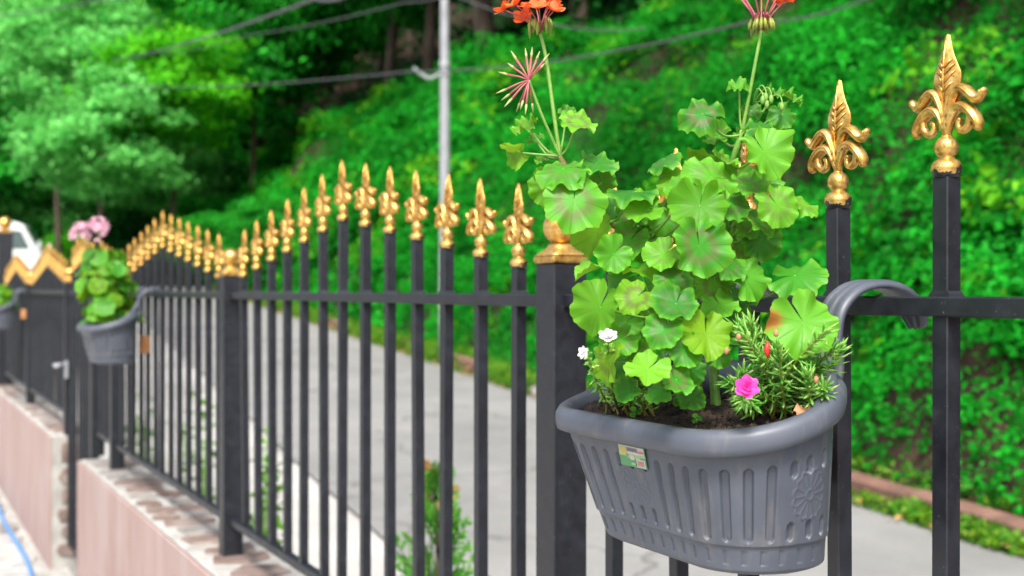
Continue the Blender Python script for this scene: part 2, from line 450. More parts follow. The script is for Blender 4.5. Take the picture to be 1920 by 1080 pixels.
# hillside sheet
hv, hf = [], []
hq = list(np.linspace(5.1, 9.4, 28)) + [10, 11, 12.5, 14, 17, 21, 27, 35, 50, 70]
hr = list(np.linspace(-8, 70, 150)) + [80, 95, 120]
for r in hr:
    for q in hq: hv.append(tuple(road(q, r, bank_h(q, r) + far_h(q, r) * (1 if q < 20 else .6) - (.05 if q < 5.3 else .13))))
nq = len(hq)
for i in range(len(hr) - 1):
    for j in range(nq - 1): hf.append((i*nq+j, i*nq+j+1, (i+1)*nq+j+1, (i+1)*nq+j))
hill = MB().add(hv, hf, True).build('hillside', M['redsoil']); tag(hill, kind='structure')

# kerb of red-brown edging stones between verge and bank
kerb = bpy.data.objects.new('kerb', None); COL.objects.link(kerb); kerb.location = road(5.04, 10); tag(kerb, kind='structure')
r = -4.0
while r < 34:
    L = random.uniform(.85, 1.05); dq = random.uniform(-.02, .02); hh = .115 + random.uniform(-.015, .015)
    m = MB(); g_ = .012
    a, b = r + g_, r + L - g_
    vs_ = []
    for (q, z) in ((4.97, -.05), (4.97, hh - .02), (4.99, hh), (5.09, hh + .01), (5.11, hh - .01), (5.11, -.05)):
        vs_.append((q + dq, z))
    rings = [[tuple(road(q, a, z)) for q, z in vs_], [tuple(road(q, b, z)) for q, z in vs_]]
    m.loft(rings, True); m.build('kerb_stone', M['kerb'], kerb)
    r += L

#==BANKGREEN==
# ------------------------------------------------------------------ vegetation of the bank (nobody could count it)
def bank_cover(name, label, r0, r1, dens, size, m, seed, q0=5.2, q1=9.5, thick=.42, patch=None):
    r_ = np.random.default_rng(seed)
    n = int((r1 - r0) * (q1 - q0) * 1.8 * dens)
    q = r_.uniform(q0, q1, n); rr_ = r_.uniform(r0, r1, n)
    pos = np.empty((n, 3)); keep = np.ones(n, bool)
    for i in range(n):
        cl = fbm((q[i], rr_[i]), .9, 3)
        # bare earth scars
        scar = fbm((q[i], rr_[i]), .33, 31)
        if min(((q[i]-8.2)/.60)**2 + ((rr_[i]-40)/6.0)**2, ((q[i]-8.75)/.40)**2 + ((rr_[i]-18.6)/1.8)**2) + .8*scar < 1 and r_.random() < .9: keep[i] = False; continue
        if patch is not None and fbm((q[i], rr_[i]), .6, 50) < patch: keep[i] = False; continue
        h = bank_h(q[i], rr_[i]) + max(.06, thick * (.5 + cl)) * r_.uniform(.1, 1.0)
        p = road(max(q[i] - .55 * max(0, cl) * r_.random(), 5.13), rr_[i], h)
        pos[i] = p
    pos = pos[keep]
    nn = (-(FW*RS + RT*RC) * .75 + UP * .65); nrm = np.tile(np.array(nn), (len(pos), 1))
    V, F = leaf_cloud(pos, nrm, size, .6, .6, seed)
    o = mesh_np(name, V, F, m); tag(o, label, 'ground cover', kind='stuff'); return o
bank_cover('bank_creeper', 'dense green creeper covering the near bank across the road', 2.5, 19, 800, .062, M['ivy'], 1, q1=11.0)
bank_cover('bank_creeper', 'green creeper covering the distant bank behind the pole', 19, 62, 190, .15, M['ivy'], 2, thick=.5)
bank_cover('bank_weeds', 'yellow-green weeds mixed into the creeper on the bank', 2.5, 45, 60, .13, M['ivy2'], 3, patch=.12, thick=.45)
def mounds(name, label, r0, r1, n, per, size, m, seed, lo=.25, hi=.7, q0=5.85, dq=3.6):
    """leafy mounds: plants of one kind growing over each other"""
    r_ = np.random.default_rng(seed); pos, nrm = [], []
    for k in range(n):
        q = q0 + dq * r_.random() ** .9; r = r_.uniform(r0, r1)
        if min(((q-8.2)/.75)**2 + ((r-40)/6.5)**2, ((q-8.75)/.45)**2 + ((r-18.6)/1.8)**2) < 1: continue
        R = r_.uniform(lo, hi); c = np.array(road(q, r, bank_h(q, r) - .1))
        v = r_.normal(0, 1, (per, 3)); v /= np.linalg.norm(v, axis=1, keepdims=True); v[:, 2] = np.abs(v[:, 2])
        f = np.array(-(FW*RS + RT*RC)); v += f * .35
        pos.append(c + v * np.array([1, 1, .8]) * R * r_.uniform(.55, 1.08, (per, 1)) ** .7); nrm.append(v + np.array([0, 0, .35]))
    V, F = leaf_cloud(np.concatenate(pos), np.concatenate(nrm), size, .38, .58, seed)
    tag(mesh_np(name, V, F, m), label, 'ground cover', kind='stuff')
mounds('bank_brambles', 'bright green leafy mounds on the near bank across the road', 2.5, 20, 330, 330, .075, M['ivy'], 41)
mounds('bank_brambles', 'low leafy tufts at the foot of the near bank behind the kerb', 2.5, 22, 330, 150, .058, M['ivy'], 45, .13, .30, 5.42, .9)
mounds('bank_brambles', 'yellow-green leafy mounds scattered over the near bank', 2.5, 22, 22, 300, .085, M['ivy2'], 42)
mounds('bank_brambles', 'green leafy mounds on the distant bank beyond the pole', 20, 60, 420, 170, .15, M['ivy'], 43, .4, 1.0)
mounds('bank_brambles', 'yellow-green leafy mounds on the distant bank beyond the pole', 20, 52, 90, 160, .15, M['ivy2'], 44, .4, .9)
# undergrowth above the lip of the bank, in the shade of the trees
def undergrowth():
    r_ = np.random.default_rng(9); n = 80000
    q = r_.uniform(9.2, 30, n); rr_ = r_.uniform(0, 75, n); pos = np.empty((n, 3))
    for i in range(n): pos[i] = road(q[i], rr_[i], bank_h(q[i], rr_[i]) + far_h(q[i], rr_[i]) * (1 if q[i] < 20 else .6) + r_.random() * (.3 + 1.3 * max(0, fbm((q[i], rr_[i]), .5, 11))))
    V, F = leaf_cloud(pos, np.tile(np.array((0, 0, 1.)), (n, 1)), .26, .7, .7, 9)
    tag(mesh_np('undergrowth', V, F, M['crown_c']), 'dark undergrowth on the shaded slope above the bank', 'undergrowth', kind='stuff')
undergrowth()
# verge weeds and leaf litter along the kerb
def verge():
    r_ = np.random.default_rng(12); pos = []; lit = []
    for i in range(46000):
        q = r_.uniform(4.70, 4.98) if r_.random() < .6 else r_.uniform(5.12, 5.45); r = r_.uniform(2, 40)
        if q > 5.12 or fbm((q, r), .9, 21) > .16 - (.25 if r > 11 else 0): pos.append(road(q, r, r_.random() * (.20 if q > 5.05 else .09 if r < 11 else .22)))
    for i in range(1500):
        q = r_.normal(4.82, .12); r = r_.uniform(2, 40); lit.append(road(q, r, .03 + r_.random() * .03))
    pos = np.array(pos); lit = np.array(lit)
    V, F = leaf_cloud(pos, np.tile(np.array((0, 0, 1.)), (len(pos), 1)), .07, .9, .35, 3)
    tag(mesh_np('verge_weeds', V, F, M['grass']), 'low green weeds growing between road and kerb', 'weeds', kind='stuff')
    V, F = leaf_cloud(lit, np.tile(np.array((0, 0, 1.)), (len(lit), 1)), .06, .25, .6, 4)
    tag(mesh_np('leaf_litter', V, F, M['litter']), 'yellow and brown fallen leaves along the road edge', 'leaf litter', kind='stuff')
verge()
# loose rocks on the verge
rocks = empty('verge_rock', road(4.86, 11.9), 'pale rock on the far road verge behind the fence', 'rock')
def rock(parent, c, r, seed):
    random.seed(seed); m = MB(); n, k = 9, 6; rings = []
    for i in range(k + 1):
        a = -math.pi/2 + math.pi*i/k; ring = []
        for j in range(n):
            b = 2*math.pi*j/n; rr_ = r * (1 + .35*noise.noise(Vector((math.cos(b)*1.3 + seed, math.sin(b)*1.3, math.sin(a)*1.3))))
            cc = max(math.cos(a), .05); ring.append((c[0]+rr_*1.3*cc*math.cos(b), c[1]+rr_*cc*math.sin(b), c[2]+rr_*.7*math.sin(a)))
        rings.append(ring)
    m.loft(rings, True); return m.build('stone', M['stone2'], parent)
for k, (q, r, s_) in enumerate([(4.86, 11.8, .13), (4.85, 12.3, .10), (4.88, 11.4, .08)]): rock(rocks, road(q, r, .05), s_, k)

#==TREES==
def crown_mesh(seed, rad, hgt, nclump, per, size, droop=0.0, hole=.0):
    r_ = np.random.default_rng(seed); cs = []
    while len(cs) < nclump:
        v = r_.normal(0, 1, 3); v /= np.linalg.norm(v); t = r_.uniform(.35, 1.0) ** .6
        p = v * t * np.array([rad, rad, hgt*.5])
        p *= 1 + .35 * noise.noise(Vector(v*2.2 + seed))
        cs.append(p)
    pos, nrm = [], []
    for p in cs:
        k = r_.normal(0, 1, (per, 3)) * np.array([.26, .26, .13]) * rad * r_.uniform(.5, 1.0) * .72
        k[:, 2] -= droop * (k[:, 0]**2 + k[:, 1]**2) / rad
        pos.append(p + k); out = p / (np.linalg.norm(p) + 1e-6)
        nrm.append(np.tile(out*.5 + np.array([0, 0, .8]), (per, 1)))
    V, F = leaf_cloud(np.concatenate(pos), np.concatenate(nrm), size, .55, .6, seed)
    return V, F
CR = {}
def crown_data(key, m, *a, **k):
    if key not in CR:
        V, F = crown_mesh(*a, **k)
        o = mesh_np('crown', V, F, M[m]); CR[key] = o.data; bpy.data.objects.remove(o)
    return CR[key]
def tree(base, height, lean, tr, crown, cz, rot, label, cat='tree', group=None, sc=1.0, limbs=5, seed=0, name='tree', csc=(1,1,1)):
    t = empty(name, base, label, cat, group)
    random.seed(seed); m = MB()
    top = Vector((lean[0], lean[1], height))
    mid = top * .5 + Vector((random.uniform(-.3,.3), random.uniform(-.3,.3), 0))
    pts = spline([Vector((0,0,-.3)), mid*.4, mid, top*.8, top], 4)
    m.tube(pts, [tr * (1.25 if i == 0 else 1) * (1 - .72*i/(len(pts)-1)) for i in range(len(pts))], 9)
    for k in range(limbs):
        i = int(len(pts) * random.uniform(.45, .9)); a = random.uniform(0, 6.28); L = random.uniform(.18, .36) * height
        p0 = pts[i]; p1 = p0 + Vector((math.cos(a)*L*.5, math.sin(a)*L*.5, L*.35)); p2 = p0 + Vector((math.cos(a)*L, math.sin(a)*L, L*.5))
        m.tube(spline([p0, p1, p2], 3), [tr*.38, tr*.34, tr*.30, tr*.24, tr*.18, tr*.12, tr*.08], 6)
    m.build('trunk', M['bark'], t, local=True)
    c = link('crown', crown, t); c.location = (lean[0]*.95, lean[1]*.95, cz); c.rotation_euler = (0, 0, rot); c.scale = (sc*csc[0], sc*csc[1], sc*csc[2])
    return t
ca = crown_data('a', 'crown_a', 11, 2.6, 5.0, 100, 140, .23)
cb = crown_data('b', 'crown_b', 12, 2.4, 4.4, 85, 150, .21, droop=.3)
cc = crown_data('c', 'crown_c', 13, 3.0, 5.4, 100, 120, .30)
cd = crown_data('d', 'crown_d', 14, 2.0, 3.4, 65, 120, .20)
def gz(q, r): return bank_h(q, r) + far_h(q, r) * (1 if q < 20 else .6)
def bt(q, r, *a, **k): return tree(road(q, r, gz(q, r)), *a, **k)
TG = 'trees on the wooded slope above the bank'
# the leaning trunk left of the pole
bt(9.9, 27.2, 8.5, (-1.2, -.6), .32, cc, 7.6, .4, 'dark leaning tree with a thick forked mossy trunk left of the pole', group=TG, sc=1.1, seed=3)
bt(9.7, 21.5, 8.0, (.2, .3), .13, cc, 7.2, 1.4, 'slim dark tree behind the orange-red flower head', group=TG, sc=1.05, seed=4)
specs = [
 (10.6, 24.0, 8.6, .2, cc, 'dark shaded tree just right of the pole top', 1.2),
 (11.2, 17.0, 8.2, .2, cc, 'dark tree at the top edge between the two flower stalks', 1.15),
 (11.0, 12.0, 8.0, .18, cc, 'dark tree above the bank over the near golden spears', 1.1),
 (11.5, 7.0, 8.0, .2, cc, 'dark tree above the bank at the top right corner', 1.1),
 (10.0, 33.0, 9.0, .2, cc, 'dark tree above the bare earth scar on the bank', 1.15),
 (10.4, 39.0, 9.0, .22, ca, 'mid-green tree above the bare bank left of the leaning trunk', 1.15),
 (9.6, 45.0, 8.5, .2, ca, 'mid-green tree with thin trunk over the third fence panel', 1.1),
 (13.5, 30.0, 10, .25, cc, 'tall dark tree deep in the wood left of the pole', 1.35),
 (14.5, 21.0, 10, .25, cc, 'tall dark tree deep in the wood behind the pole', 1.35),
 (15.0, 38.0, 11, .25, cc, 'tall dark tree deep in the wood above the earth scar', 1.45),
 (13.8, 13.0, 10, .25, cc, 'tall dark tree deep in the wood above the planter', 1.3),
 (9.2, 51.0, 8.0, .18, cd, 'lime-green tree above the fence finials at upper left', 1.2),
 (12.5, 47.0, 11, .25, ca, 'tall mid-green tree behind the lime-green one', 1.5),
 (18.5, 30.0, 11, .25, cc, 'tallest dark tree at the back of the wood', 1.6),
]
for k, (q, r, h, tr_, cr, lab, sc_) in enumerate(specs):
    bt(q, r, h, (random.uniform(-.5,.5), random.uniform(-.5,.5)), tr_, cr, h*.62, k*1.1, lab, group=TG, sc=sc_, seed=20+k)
# trees closing the view at the left end of the road
LG = 'trees closing the view up the road'
left = [
 # px, depth, ground h above eye, height, trunk r, crown, crown height, scale, label
 (30, 46, .6, 8.0, .12, cb, 7.0, 1.35, 'pale silvery-green tree at the upper left corner'),
 (185, 38, .3, 6.6, .11, cb, 4.6, 1.0, 'pale silvery-green tree above the pink flowers'),
 (110, 42, .4, 8.0, .12, cb, 8.2, 1.15, 'pale tree whose crown fills the upper left between its neighbours'),
 (140, 47, .3, 5.5, .10, cb, 3.1, .95, 'pale low tree right above the van and pink flowers'),
 (255, 45, .4, 6.0, .10, cb, 4.3, 1.0, 'pale tree right of the pink flowers below the lower cable'),
 (50, 52, .4, 5.5, .10, cb, 3.9, 1.05, 'pale low tree behind the van roof at the left'),
 (335, 48, .8, 5.5, .10, ca, 3.3, .9, 'mid-green low tree above the peak of the third panel'),
 (320, 40, .5, 7.4, .12, cd, 6.2, 1.25, 'lime-green tree under the upper cable'),
 (215, 48, .8, 10.5, .18, cd, 10.4, 1.7, 'tall lime-green tree at the top left behind the pale ones'),
 (-60, 44, .3, 8.0, .16, ca, 5.0, 1.2, 'mid-green tree cut by the left edge of the picture'),
 (90, 58, 1.0, 8.0, .17, cc, 4.4, 1.45, 'dark tree behind the white van'),
 (265, 50, .9, 8.0, .15, cc, 4.0, 1.25, 'dark tree with thin bent trunk above the pink flowers'),
 (385, 52, 1.2, 8.0, .13, ca, 6.2, 1.2, 'mid-green tree with pale thin trunk above the third panel peak'),
 (470, 44, 1.6, 9.0, .15, ca, 7.8, 1.3, 'mid-green tree at the top between the two left cables'),
 (20, 64, 2.0, 11, .2, ca, 8.0, 1.8, 'big mid-green tree far behind the van'),
 (190, 66, 3.0, 13, .22, ca, 9.5, 2.0, 'big mid-green tree at the far end of the road'),
 (450, 58, 2.0, 10, .2, cc, 6.5, 1.5, 'dark tree at the top left of the bank'),
 (340, 62, 2.4, 12, .2, cc, 8.5, 1.8, 'dark tree deep behind the lime-green one'),
]
for k, (px, d, gh, h, tr_, cr, cz, sc_, lab) in enumerate(left):
    b = P(px, HOR - gh * FPX / d, d)
    tree(b, h, (random.uniform(-.6,.6), random.uniform(-.6,.6)), tr_, cr, cz, k*.9 + .3, lab, group=LG, sc=sc_, seed=60+k)
# shrubs at the foot of those trees
for k, (px, d, gh, s_, cr, lab) in enumerate([
 (-25, 52, .6, 1.0, ca, 'large mid-green shrub at the left edge behind the van'), (45, 52, .4, .95, cc, 'dark shrub right behind the van roof'), (105, 50, .4, .8, cd, 'lime-green reedy shrub right of the van'), (190, 52, .5, .9, ca, 'mid-green shrub behind the pink flowers'), (300, 48, .6, .75, cc, 'dark shrub below the bent thin trunk'), (400, 44, .9, .7, ca, 'mid-green shrub left of the bare earth'),
 (60, 46, .2, .6, ca, 'rounded green shrub beside the white van'), (150, 44, .3, .65, cd, 'lime-green shrub left of the pink flowers'),
 (255, 42, .2, .6, cc, 'dark shrub behind the third fence panel'), (345, 40, .4, .55, cd, 'bright lime shrub behind the third panel peak'),
 (430, 36, .1, .55, ca, 'bright green shrub behind the second post'), (515, 32, .3, .5, ca, 'green shrub at the bank foot behind the second panel')]):
    t = empty('shrub', P(px, HOR - gh * FPX / d, d), lab, 'shrub', 'shrubs along the far road')
    m = MB()
    for j in range(5):
        a = j * 1.26; m.tube([(0,0,-.5), (.25*math.cos(a), .25*math.sin(a), .5), (.6*math.cos(a), .6*math.sin(a), 1.3)], [.05, .04, .02], 6)
    m.build('stem', M['bark'], t, local=True)
    c_ = link('crown', cr, t); c_.location = (0, 0, 1.2); c_.scale = (s_, s_, s_*.75); c_.rotation_euler = (0, 0, k)

#==POLE==
pb = road(4.90, 15.36)
pole = empty('utility_pole', pb, 'tall pale grey steel utility pole across the road', 'utility pole')
m = MB(); m.lathe(pb.x, pb.y, [(.078, pb.z-.1), (.074, pb.z+.8), (.064, pb.z+3.2), (.050, pb.z+6.0), (.042, pb.z+8.2), (.01, pb.z+8.22)], 16); m.build('shaft', M['metal'], pole)
clz = EYE + 414 / FPX * 15.0
pd = (pb - CAM).dot(FW)
clz = EYE + 414 / FPX * pd
m = MB(); m.lathe(pb.x, pb.y, [(.066, clz-.10), (.072, clz-.09), (.072, clz-.03), (.066, clz-.02)], 16); m.lathe(pb.x, pb.y, [(.066, clz+.02), (.072, clz+.03), (.072, clz+.09), (.066, clz+.1)], 16); m.build('clamp_band', M['metal'], pole)
cl0 = Vector((pb.x, pb.y, clz)) - RT*.06
m = MB(); m.tube(spline([cl0 + UP*(-.06), cl0 - RT*.14 - UP*.12, cl0 - RT*.26 - UP*.06, cl0 - RT*.36 + UP*.02], 4), .022, 8); m.build('cable_bracket', M['metal'], pole)
def cable(name_pts, rad, sag, label):
    pts = [Vector(p) for p in name_pts]; full = []
    for a, b in zip(pts[:-1], pts[1:]):
        for k in range(14):
            t = k / 14; full.append(a.lerp(b, t) - UP * (sag * 4 * t * (1 - t)))
    full.append(pts[-1])
    m = MB(); m.tube(full, rad, 6)
    o = m.build('overhead_cable', M['cable']); tag(o, label, 'cable', 'overhead cables'); return o
cable([P(215, 160, 34), P(770, 134, pd), P(1400, 42, 11.5), P(1750, -60, 9.5)], .012, .12, 'grey overhead cable clamped to the steel pole and running right')
cable([P(210, 112, 30), P(590, -2, 12), P(720, -60, 9)], .017, .10, 'thick pale overhead cable slanting up at the upper left')
cable([P(300, 105, 32), P(460, 66, 24), P(760, 4, 15), P(900, -30, 13)], .009, .05, 'thin dark overhead cable above the pole bracket')
cable([P(-60, 36, 24), P(200, 0, 15), P(300, -15, 12)], .009, .02, 'faint overhead cable crossing the upper left corner')
cable([P(840, -14, 16), P(1040, 46, 15.0), P(1210, 52, 14.0)], .010, .05, 'dark overhead cable behind the orange-red flower head')

#==WALLS==
# ------------------------------------------------------------------ yard ground
yg = MB(); yg.box(-40, 6, -12, .95, -.3, -.012); yo = yg.build('yard_ground', M['mortar']); tag(yo, kind='structure')
random.seed(5)
def poly_stone(cx, cy, rx, ry, z0, z1, seed, axis='z', n=7):
    """irregular slab with a softened upper edge"""
    rnd = random.Random(seed); ring = []
    for j in range(n):
        a = 2*math.pi*(j + rnd.uniform(-.25, .25))/n
        k = rnd.uniform(.88, 1.10)
        cx_, sx_ = math.cos(a), math.sin(a)
        q_ = (abs(cx_)**5 + abs(sx_)**5) ** (-1/5)
        ring.append((rx*k*q_*cx_, ry*k*q_*sx_))
    def lay(sc, z): return [(cx + x*sc, cy + y*sc, z + rnd.uniform(-.001, .001)) for x, y in ring]
    rs_ = [lay(1, z0), lay(1, z0 + (z1-z0)*.6), lay(.94, z1)]
    m = MB(); m.loft(rs_, True); return m
# paving slabs of the yard that the photo shows in the lower left corner
for iy in range(6):
    for ix in range(26):
        x = -11.6 + ix*.34 + (iy % 2)*.17 + random.uniform(-.03, .03); y = .68 - iy*.30 + random.uniform(-.02, .02)
        if x > -3.2: continue
        m = poly_stone(x, y, .148, .128, -.03, .008 + random.uniform(-.003, .004), ix*31 + iy*7)
        m.build('paving_slab', M['slab'] if random.random() < .8 else M['stone2'], yo)
# walls
WF, WB_, WT = .862, 1.10, .745
def wall(name, x0, x1, label, endface):
    w = empty(name, ((x0+x1)/2, .98, 0), label, 'wall')
    m = MB(); m.box(x0, x1, WF, WB_, -.1, WT, .006); m.build('core', M['mortar'], w)
    m = MB(); m.box(x0 + .002, x1, WF - .014, WF - .001, -.05, WT - .004, .004); m.build('plaster_face', M['plaster'], w)
    return w
w1 = wall('garden_wall', -6.15, 1.2, 'low pink-rendered wall with stone-set top under the near fence panels', True)
w2 = wall('garden_wall', -12.6, -7.22, 'low pink-rendered wall beyond the gate at the left edge', True)
def cap(w, x0, x1, seed):
    rnd = random.Random(seed); x = x0 + .04
    while x < x1 - .08:
        L = rnd.uniform(.11, .22)
        two = rnd.random() < .55
        ys = [(WF + .035 + .028, .046), (WF + .175, .052)] if two else [(WF + .115, .088)]
        for (yc, ry) in ys:
            m = poly_stone(x + L/2 + rnd.uniform(-.012, .012), yc + rnd.uniform(-.006, .006), L/2 - .003, ry * rnd.uniform(.92, 1.12), WT - .01, WT + .005 + rnd.uniform(0, .006), rnd.randint(0, 99999), n=6)
            m.build('cap_stone', M['stone'] if rnd.random() < .65 else M['stone2'], w)
        x += L + rnd.uniform(.004, .03)
cap(w1, -6.15, .6, 3); cap(w2, -12.2, -7.22, 4)
# stones in the end face of the far wall, towards the gate
rnd = random.Random(8); z = .05
while z < .70:
    h = rnd.uniform(.07, .14); m = MB()
    mm = poly_stone(0, 0, .085 * rnd.uniform(.8, 1.1), h/2, 0, .014, rnd.randint(0, 9999), n=8)
    mm.v = [(-7.224 + v[2], .98 + v[0], z + h/2 + v[1]) for v in mm.v]
    mm.build('end_stone', M['stone'], w2); z += h + .015
# blue hose lying in the yard
m = MB(); m.tube(spline([(-12, .70, .025), (-10.2, .76, .025), (-8.6, .735, .025), (-7.4, .745, .025), (-6.6, .70, .025), (-5.6, .60, .025), (-4.6, .45, .025), (-3.6, .2, .025)], 8), .013, 8)
tag(m.build('garden_hose', M['hose']), 'blue garden hose lying along the foot of the wall', 'hose')

#==FENCE==
FY = .96
RTOP = EYE - .0066; RBOT_T = .872
HW = .010
def finial_parts():
    sp = MB()
    prof = [(.0045,.0045,.040),(.0050,.0050,.050),(.0046,.0046,.062),(.0060,.0050,.074),(.0095,.0060,.082),(.0150,.0068,.090),(.0178,.0072,.098),(.0172,.0070,.105),(.0128,.0062,.114),(.0086,.0054,.123),(.0058,.0046,.132),(.0042,.0038,.139),(.0030,.0028,.1435),(.0008,.0008,.1455)]
    rings = []
    for w_, t_, z_ in prof:
        leafy = z_ > .078
        ring = []
        for j in range(16):
            a = 2*math.pi*j/16; ca_, sa_ = math.cos(a), math.sin(a)
            if leafy:
                k = abs(ca_); y = t_ * (1 - k) ** .8 * (1 if sa_ >= 0 else -1)
                if .15 < k < .9: y *= .72
                x = w_ * ca_
            else: x, y = w_*ca_, t_*sa_
            ring.append((x, y, z_))
        rings.append(ring)
    sp.loft(rings, True, True)
    for yy in (-1, 1):                                   # midrib and side veins cast on both faces
        sp.tube([(0, yy*.0046, .076), (0, yy*.0070, .098), (0, yy*.0058, .118), (0, yy*.0036, .138)], [.0012, .0016, .0013, .0007], 6)
        for sx_ in (-1, 1):
            for z0, L in ((.086, .010), (.094, .013), (.102, .012), (.110, .009)):
                sp.tube([(0, yy*.0068, z0), (sx_*L*.5, yy*.0050, z0 + L*.62), (sx_*L*.92, yy*.0022, z0 + L*1.0)], [.0012, .0012, .0005], 5)
    sc = MB()
    for s_ in (-1, 1):
        a = spline([(0, 0, .050), (.006, 0, .070), (.012, 0, .0825), (.020, 0, .0870), (.029, 0, .081), (.036, 0, .0745), (.042, 0, .0755), (.0475, 0, .0845)], 4)
        n = len(a); ra = [.0030 + .0026*math.sin(math.pi*min(1, i/(n-1)*1.1)) for i in range(n)]; ra[-3:] = [.0042, .0032, .0014]
        sc.tube([(s_*p.x, p.y, p.z) for p in a], ra, 10, flat=1.45, flat_axis=(0, 1, 0))
        b = spline([(.001, 0, .044), (.006, 0, .058), (.012, 0, .0675), (.020, 0, .0695), (.029, 0, .0645), (.036, 0, .0570), (.040, 0, .0495), (.0385, 0, .0430)], 4)
        n = len(b); rb = [.0028 + .0030*math.sin(math.pi*min(1, i/(n-1)*.95)) for i in range(n)]; rb[-3:] = [.0040, .0032, .0014]
        sc.tube([(s_*p.x, p.y, p.z) for p in b], rb, 10, flat=1.45, flat_axis=(0, 1, 0))
        for yy in (-1, 1):                               # raised edges that give each scroll its fluted look
            for pth, rr_, o_ in ((a, ra, .0016), (b, rb, .0016)):
                sc.tube([(s_*p.x, yy*rr_[i]*1.30, p.z + o_) for i, p in enumerate(pth)][2:-2], [.0015]*(len(pth) - 4), 6)
        c_ = spline([(.031, 0, .060), (.029, 0, .0505), (.0225, 0, .0450), (.0165, 0, .0480), (.0160, 0, .0545), (.0190, 0, .0570)], 4)
        n = len(c_); sc.tube([(s_*p.x, p.y, p.z) for p in c_], [.0044 - .0014*i/(n-1) for i in range(n)], 10, flat=1.3, flat_axis=(0, 1, 0))
    bd = MB()
    prof = [(.0118,-.001),(.0138,.003),(.0154,.0075),(.0152,.0115),(.0126,.0160),(.0086,.0180),(.0082,.0196)]
    prof += [(max(.0052, .0122*math.cos(t)), .0298 + .0122*math.sin(t)) for t in np.linspace(-.95, 1.15, 9)]
    prof += [(.0050, .0425)]
    bd.lathe(0, 0, prof, 18)
    return sp.mesh('spearhead', M['gold']), sc.mesh('scroll', M['gold']), bd.mesh('collar_ball', M['gold'])
SPEAR, SCROLL, BEAD = finial_parts()
SHAFTS = {}
def shaft(zb, zt):
    k = (round(zb, 4), round(zt, 4))
    if k not in SHAFTS:
        m = MB(); m.box(-HW, HW, -HW, HW, zb - zt, 0, .0012)
        # weld bead where the bar meets the rail
        if zb < RTOP - .2 < zt:
            wz = RTOP - zt
            m.loft([[(x_*(HW+e_), y_*(HW+e_*.2), wz+z_) for x_, y_ in ((-1,-1),(1,-1),(1,1),(-1,1))] for e_, z_ in ((.004, -.001), (.0025, .003), (0, .006))])
        SHAFTS[k] = m.mesh('picket', M['black'])
    return SHAFTS[k]
def picket(parent, x, tip, zb=RBOT_T - .008):
    zt = EYE + tip - .1455
    o = link('picket', shaft(zb, zt), parent)
    lo = origin_of(parent); o.location = (x - lo.x, FY - lo.y, zt - lo.z)
    rp = random.Random(int(x*1000)); o.rotation_euler = (rp.gauss(0, .004), rp.gauss(0, .004), rp.gauss(0, .03))
    for nm, me in (('spearhead', SPEAR), ('scroll', SCROLL), ('collar_ball', BEAD)):
        c = link(nm, me, o); c.rotation_euler = (rp.gauss(0, .012), rp.gauss(0, .012), rp.gauss(0, .05))
    return o
def panel(name, xa, xb, tips, label, cat='fence', zb=None, group=None, bottom=RBOT_T):
    """xa < xb are the post faces the rails butt against; tips = list of (x, tip height above the eye)"""
    t = empty(name, ((xa+xb)/2, FY, bottom - .02), label, cat, group)
    m = MB(); m.box(xa, xb, FY - .0132, FY + .0132, RTOP - .0205, RTOP, .0018); m.build('top_rail', M['black'], t)
    m = MB(); m.box(xa, xb, FY - .0132, FY + .0132, bottom - .022, bottom, .0018); m.build('bottom_rail', M['black'], t)
    for x, tip in tips: picket(t, x, tip, bottom - .008)
    return t
def std_tips(xl, pitch=.1454, n=13, peak=.305, drop=.0205):
    return [(xl + pitch*(k+1), peak - drop*abs(k - (n-1)/2)) for k in range(n)]
def post(x, label, half=.030, top=EYE + .0425, zb=WT, group='fence posts with gold ball caps', k=1.0):
    t = empty('fence_post', (x, FY, zb), label, 'post', group)
    m = MB(); m.box(x-half, x+half, FY-half, FY+half, zb, top, .002); m.build('shaft', M['black'], t)
    h = half + .003; z = top
    c_ = MB(); c_.box(x-h, x+h, FY-h, FY+h, z+.0005, z+.012, .0025)
    rings = []
    for e, dz in ((1.0, .012), (.93, .0155), (.72, .021), (.60, .027), (.56, .031)):
        r_ = h*e; rr = r_ * (.25 + .75*(1-e)*1.6)
        rr = min(rr, r_*.95); ring = []
        for q_, (sx_, sy_) in enumerate(((1,1),(-1,1),(-1,-1),(1,-1))):
            for a in np.linspace(0, math.pi/2, 5):
                ang = a + q_*math.pi/2; ring.append((x + sx_*(r_-rr) + rr*math.cos(ang), FY + sy_*(r_-rr) + rr*math.sin(ang), z+dz))
        rings.append(ring)
    c_.loft(rings, True, True)
    cap_ = c_.build('cap', M['gold'], t)
    b = MB(); b.sphere((x, FY, z + .031 + .0265*k), .0285*k, 24, 16); b.build('ball', M['gold'], cap_)
    return t
PX = [-1.655, -3.688, -5.705]
post(PX[0], 'black post with gold ball cap directly left of the big planter')
post(PX[1], 'black gold-capped post between the two nearest full fence panels')
post(PX[2], 'black post just behind the middle planter')
post(-6.27, 'black gate post standing at the end of the near wall', half=.032, zb=WT, group='fence posts with gold ball caps')
post(-7.25, 'black gate post with latch on the far side of the gate')
post(-9.27, 'black post in the dip of the distant gold finials')
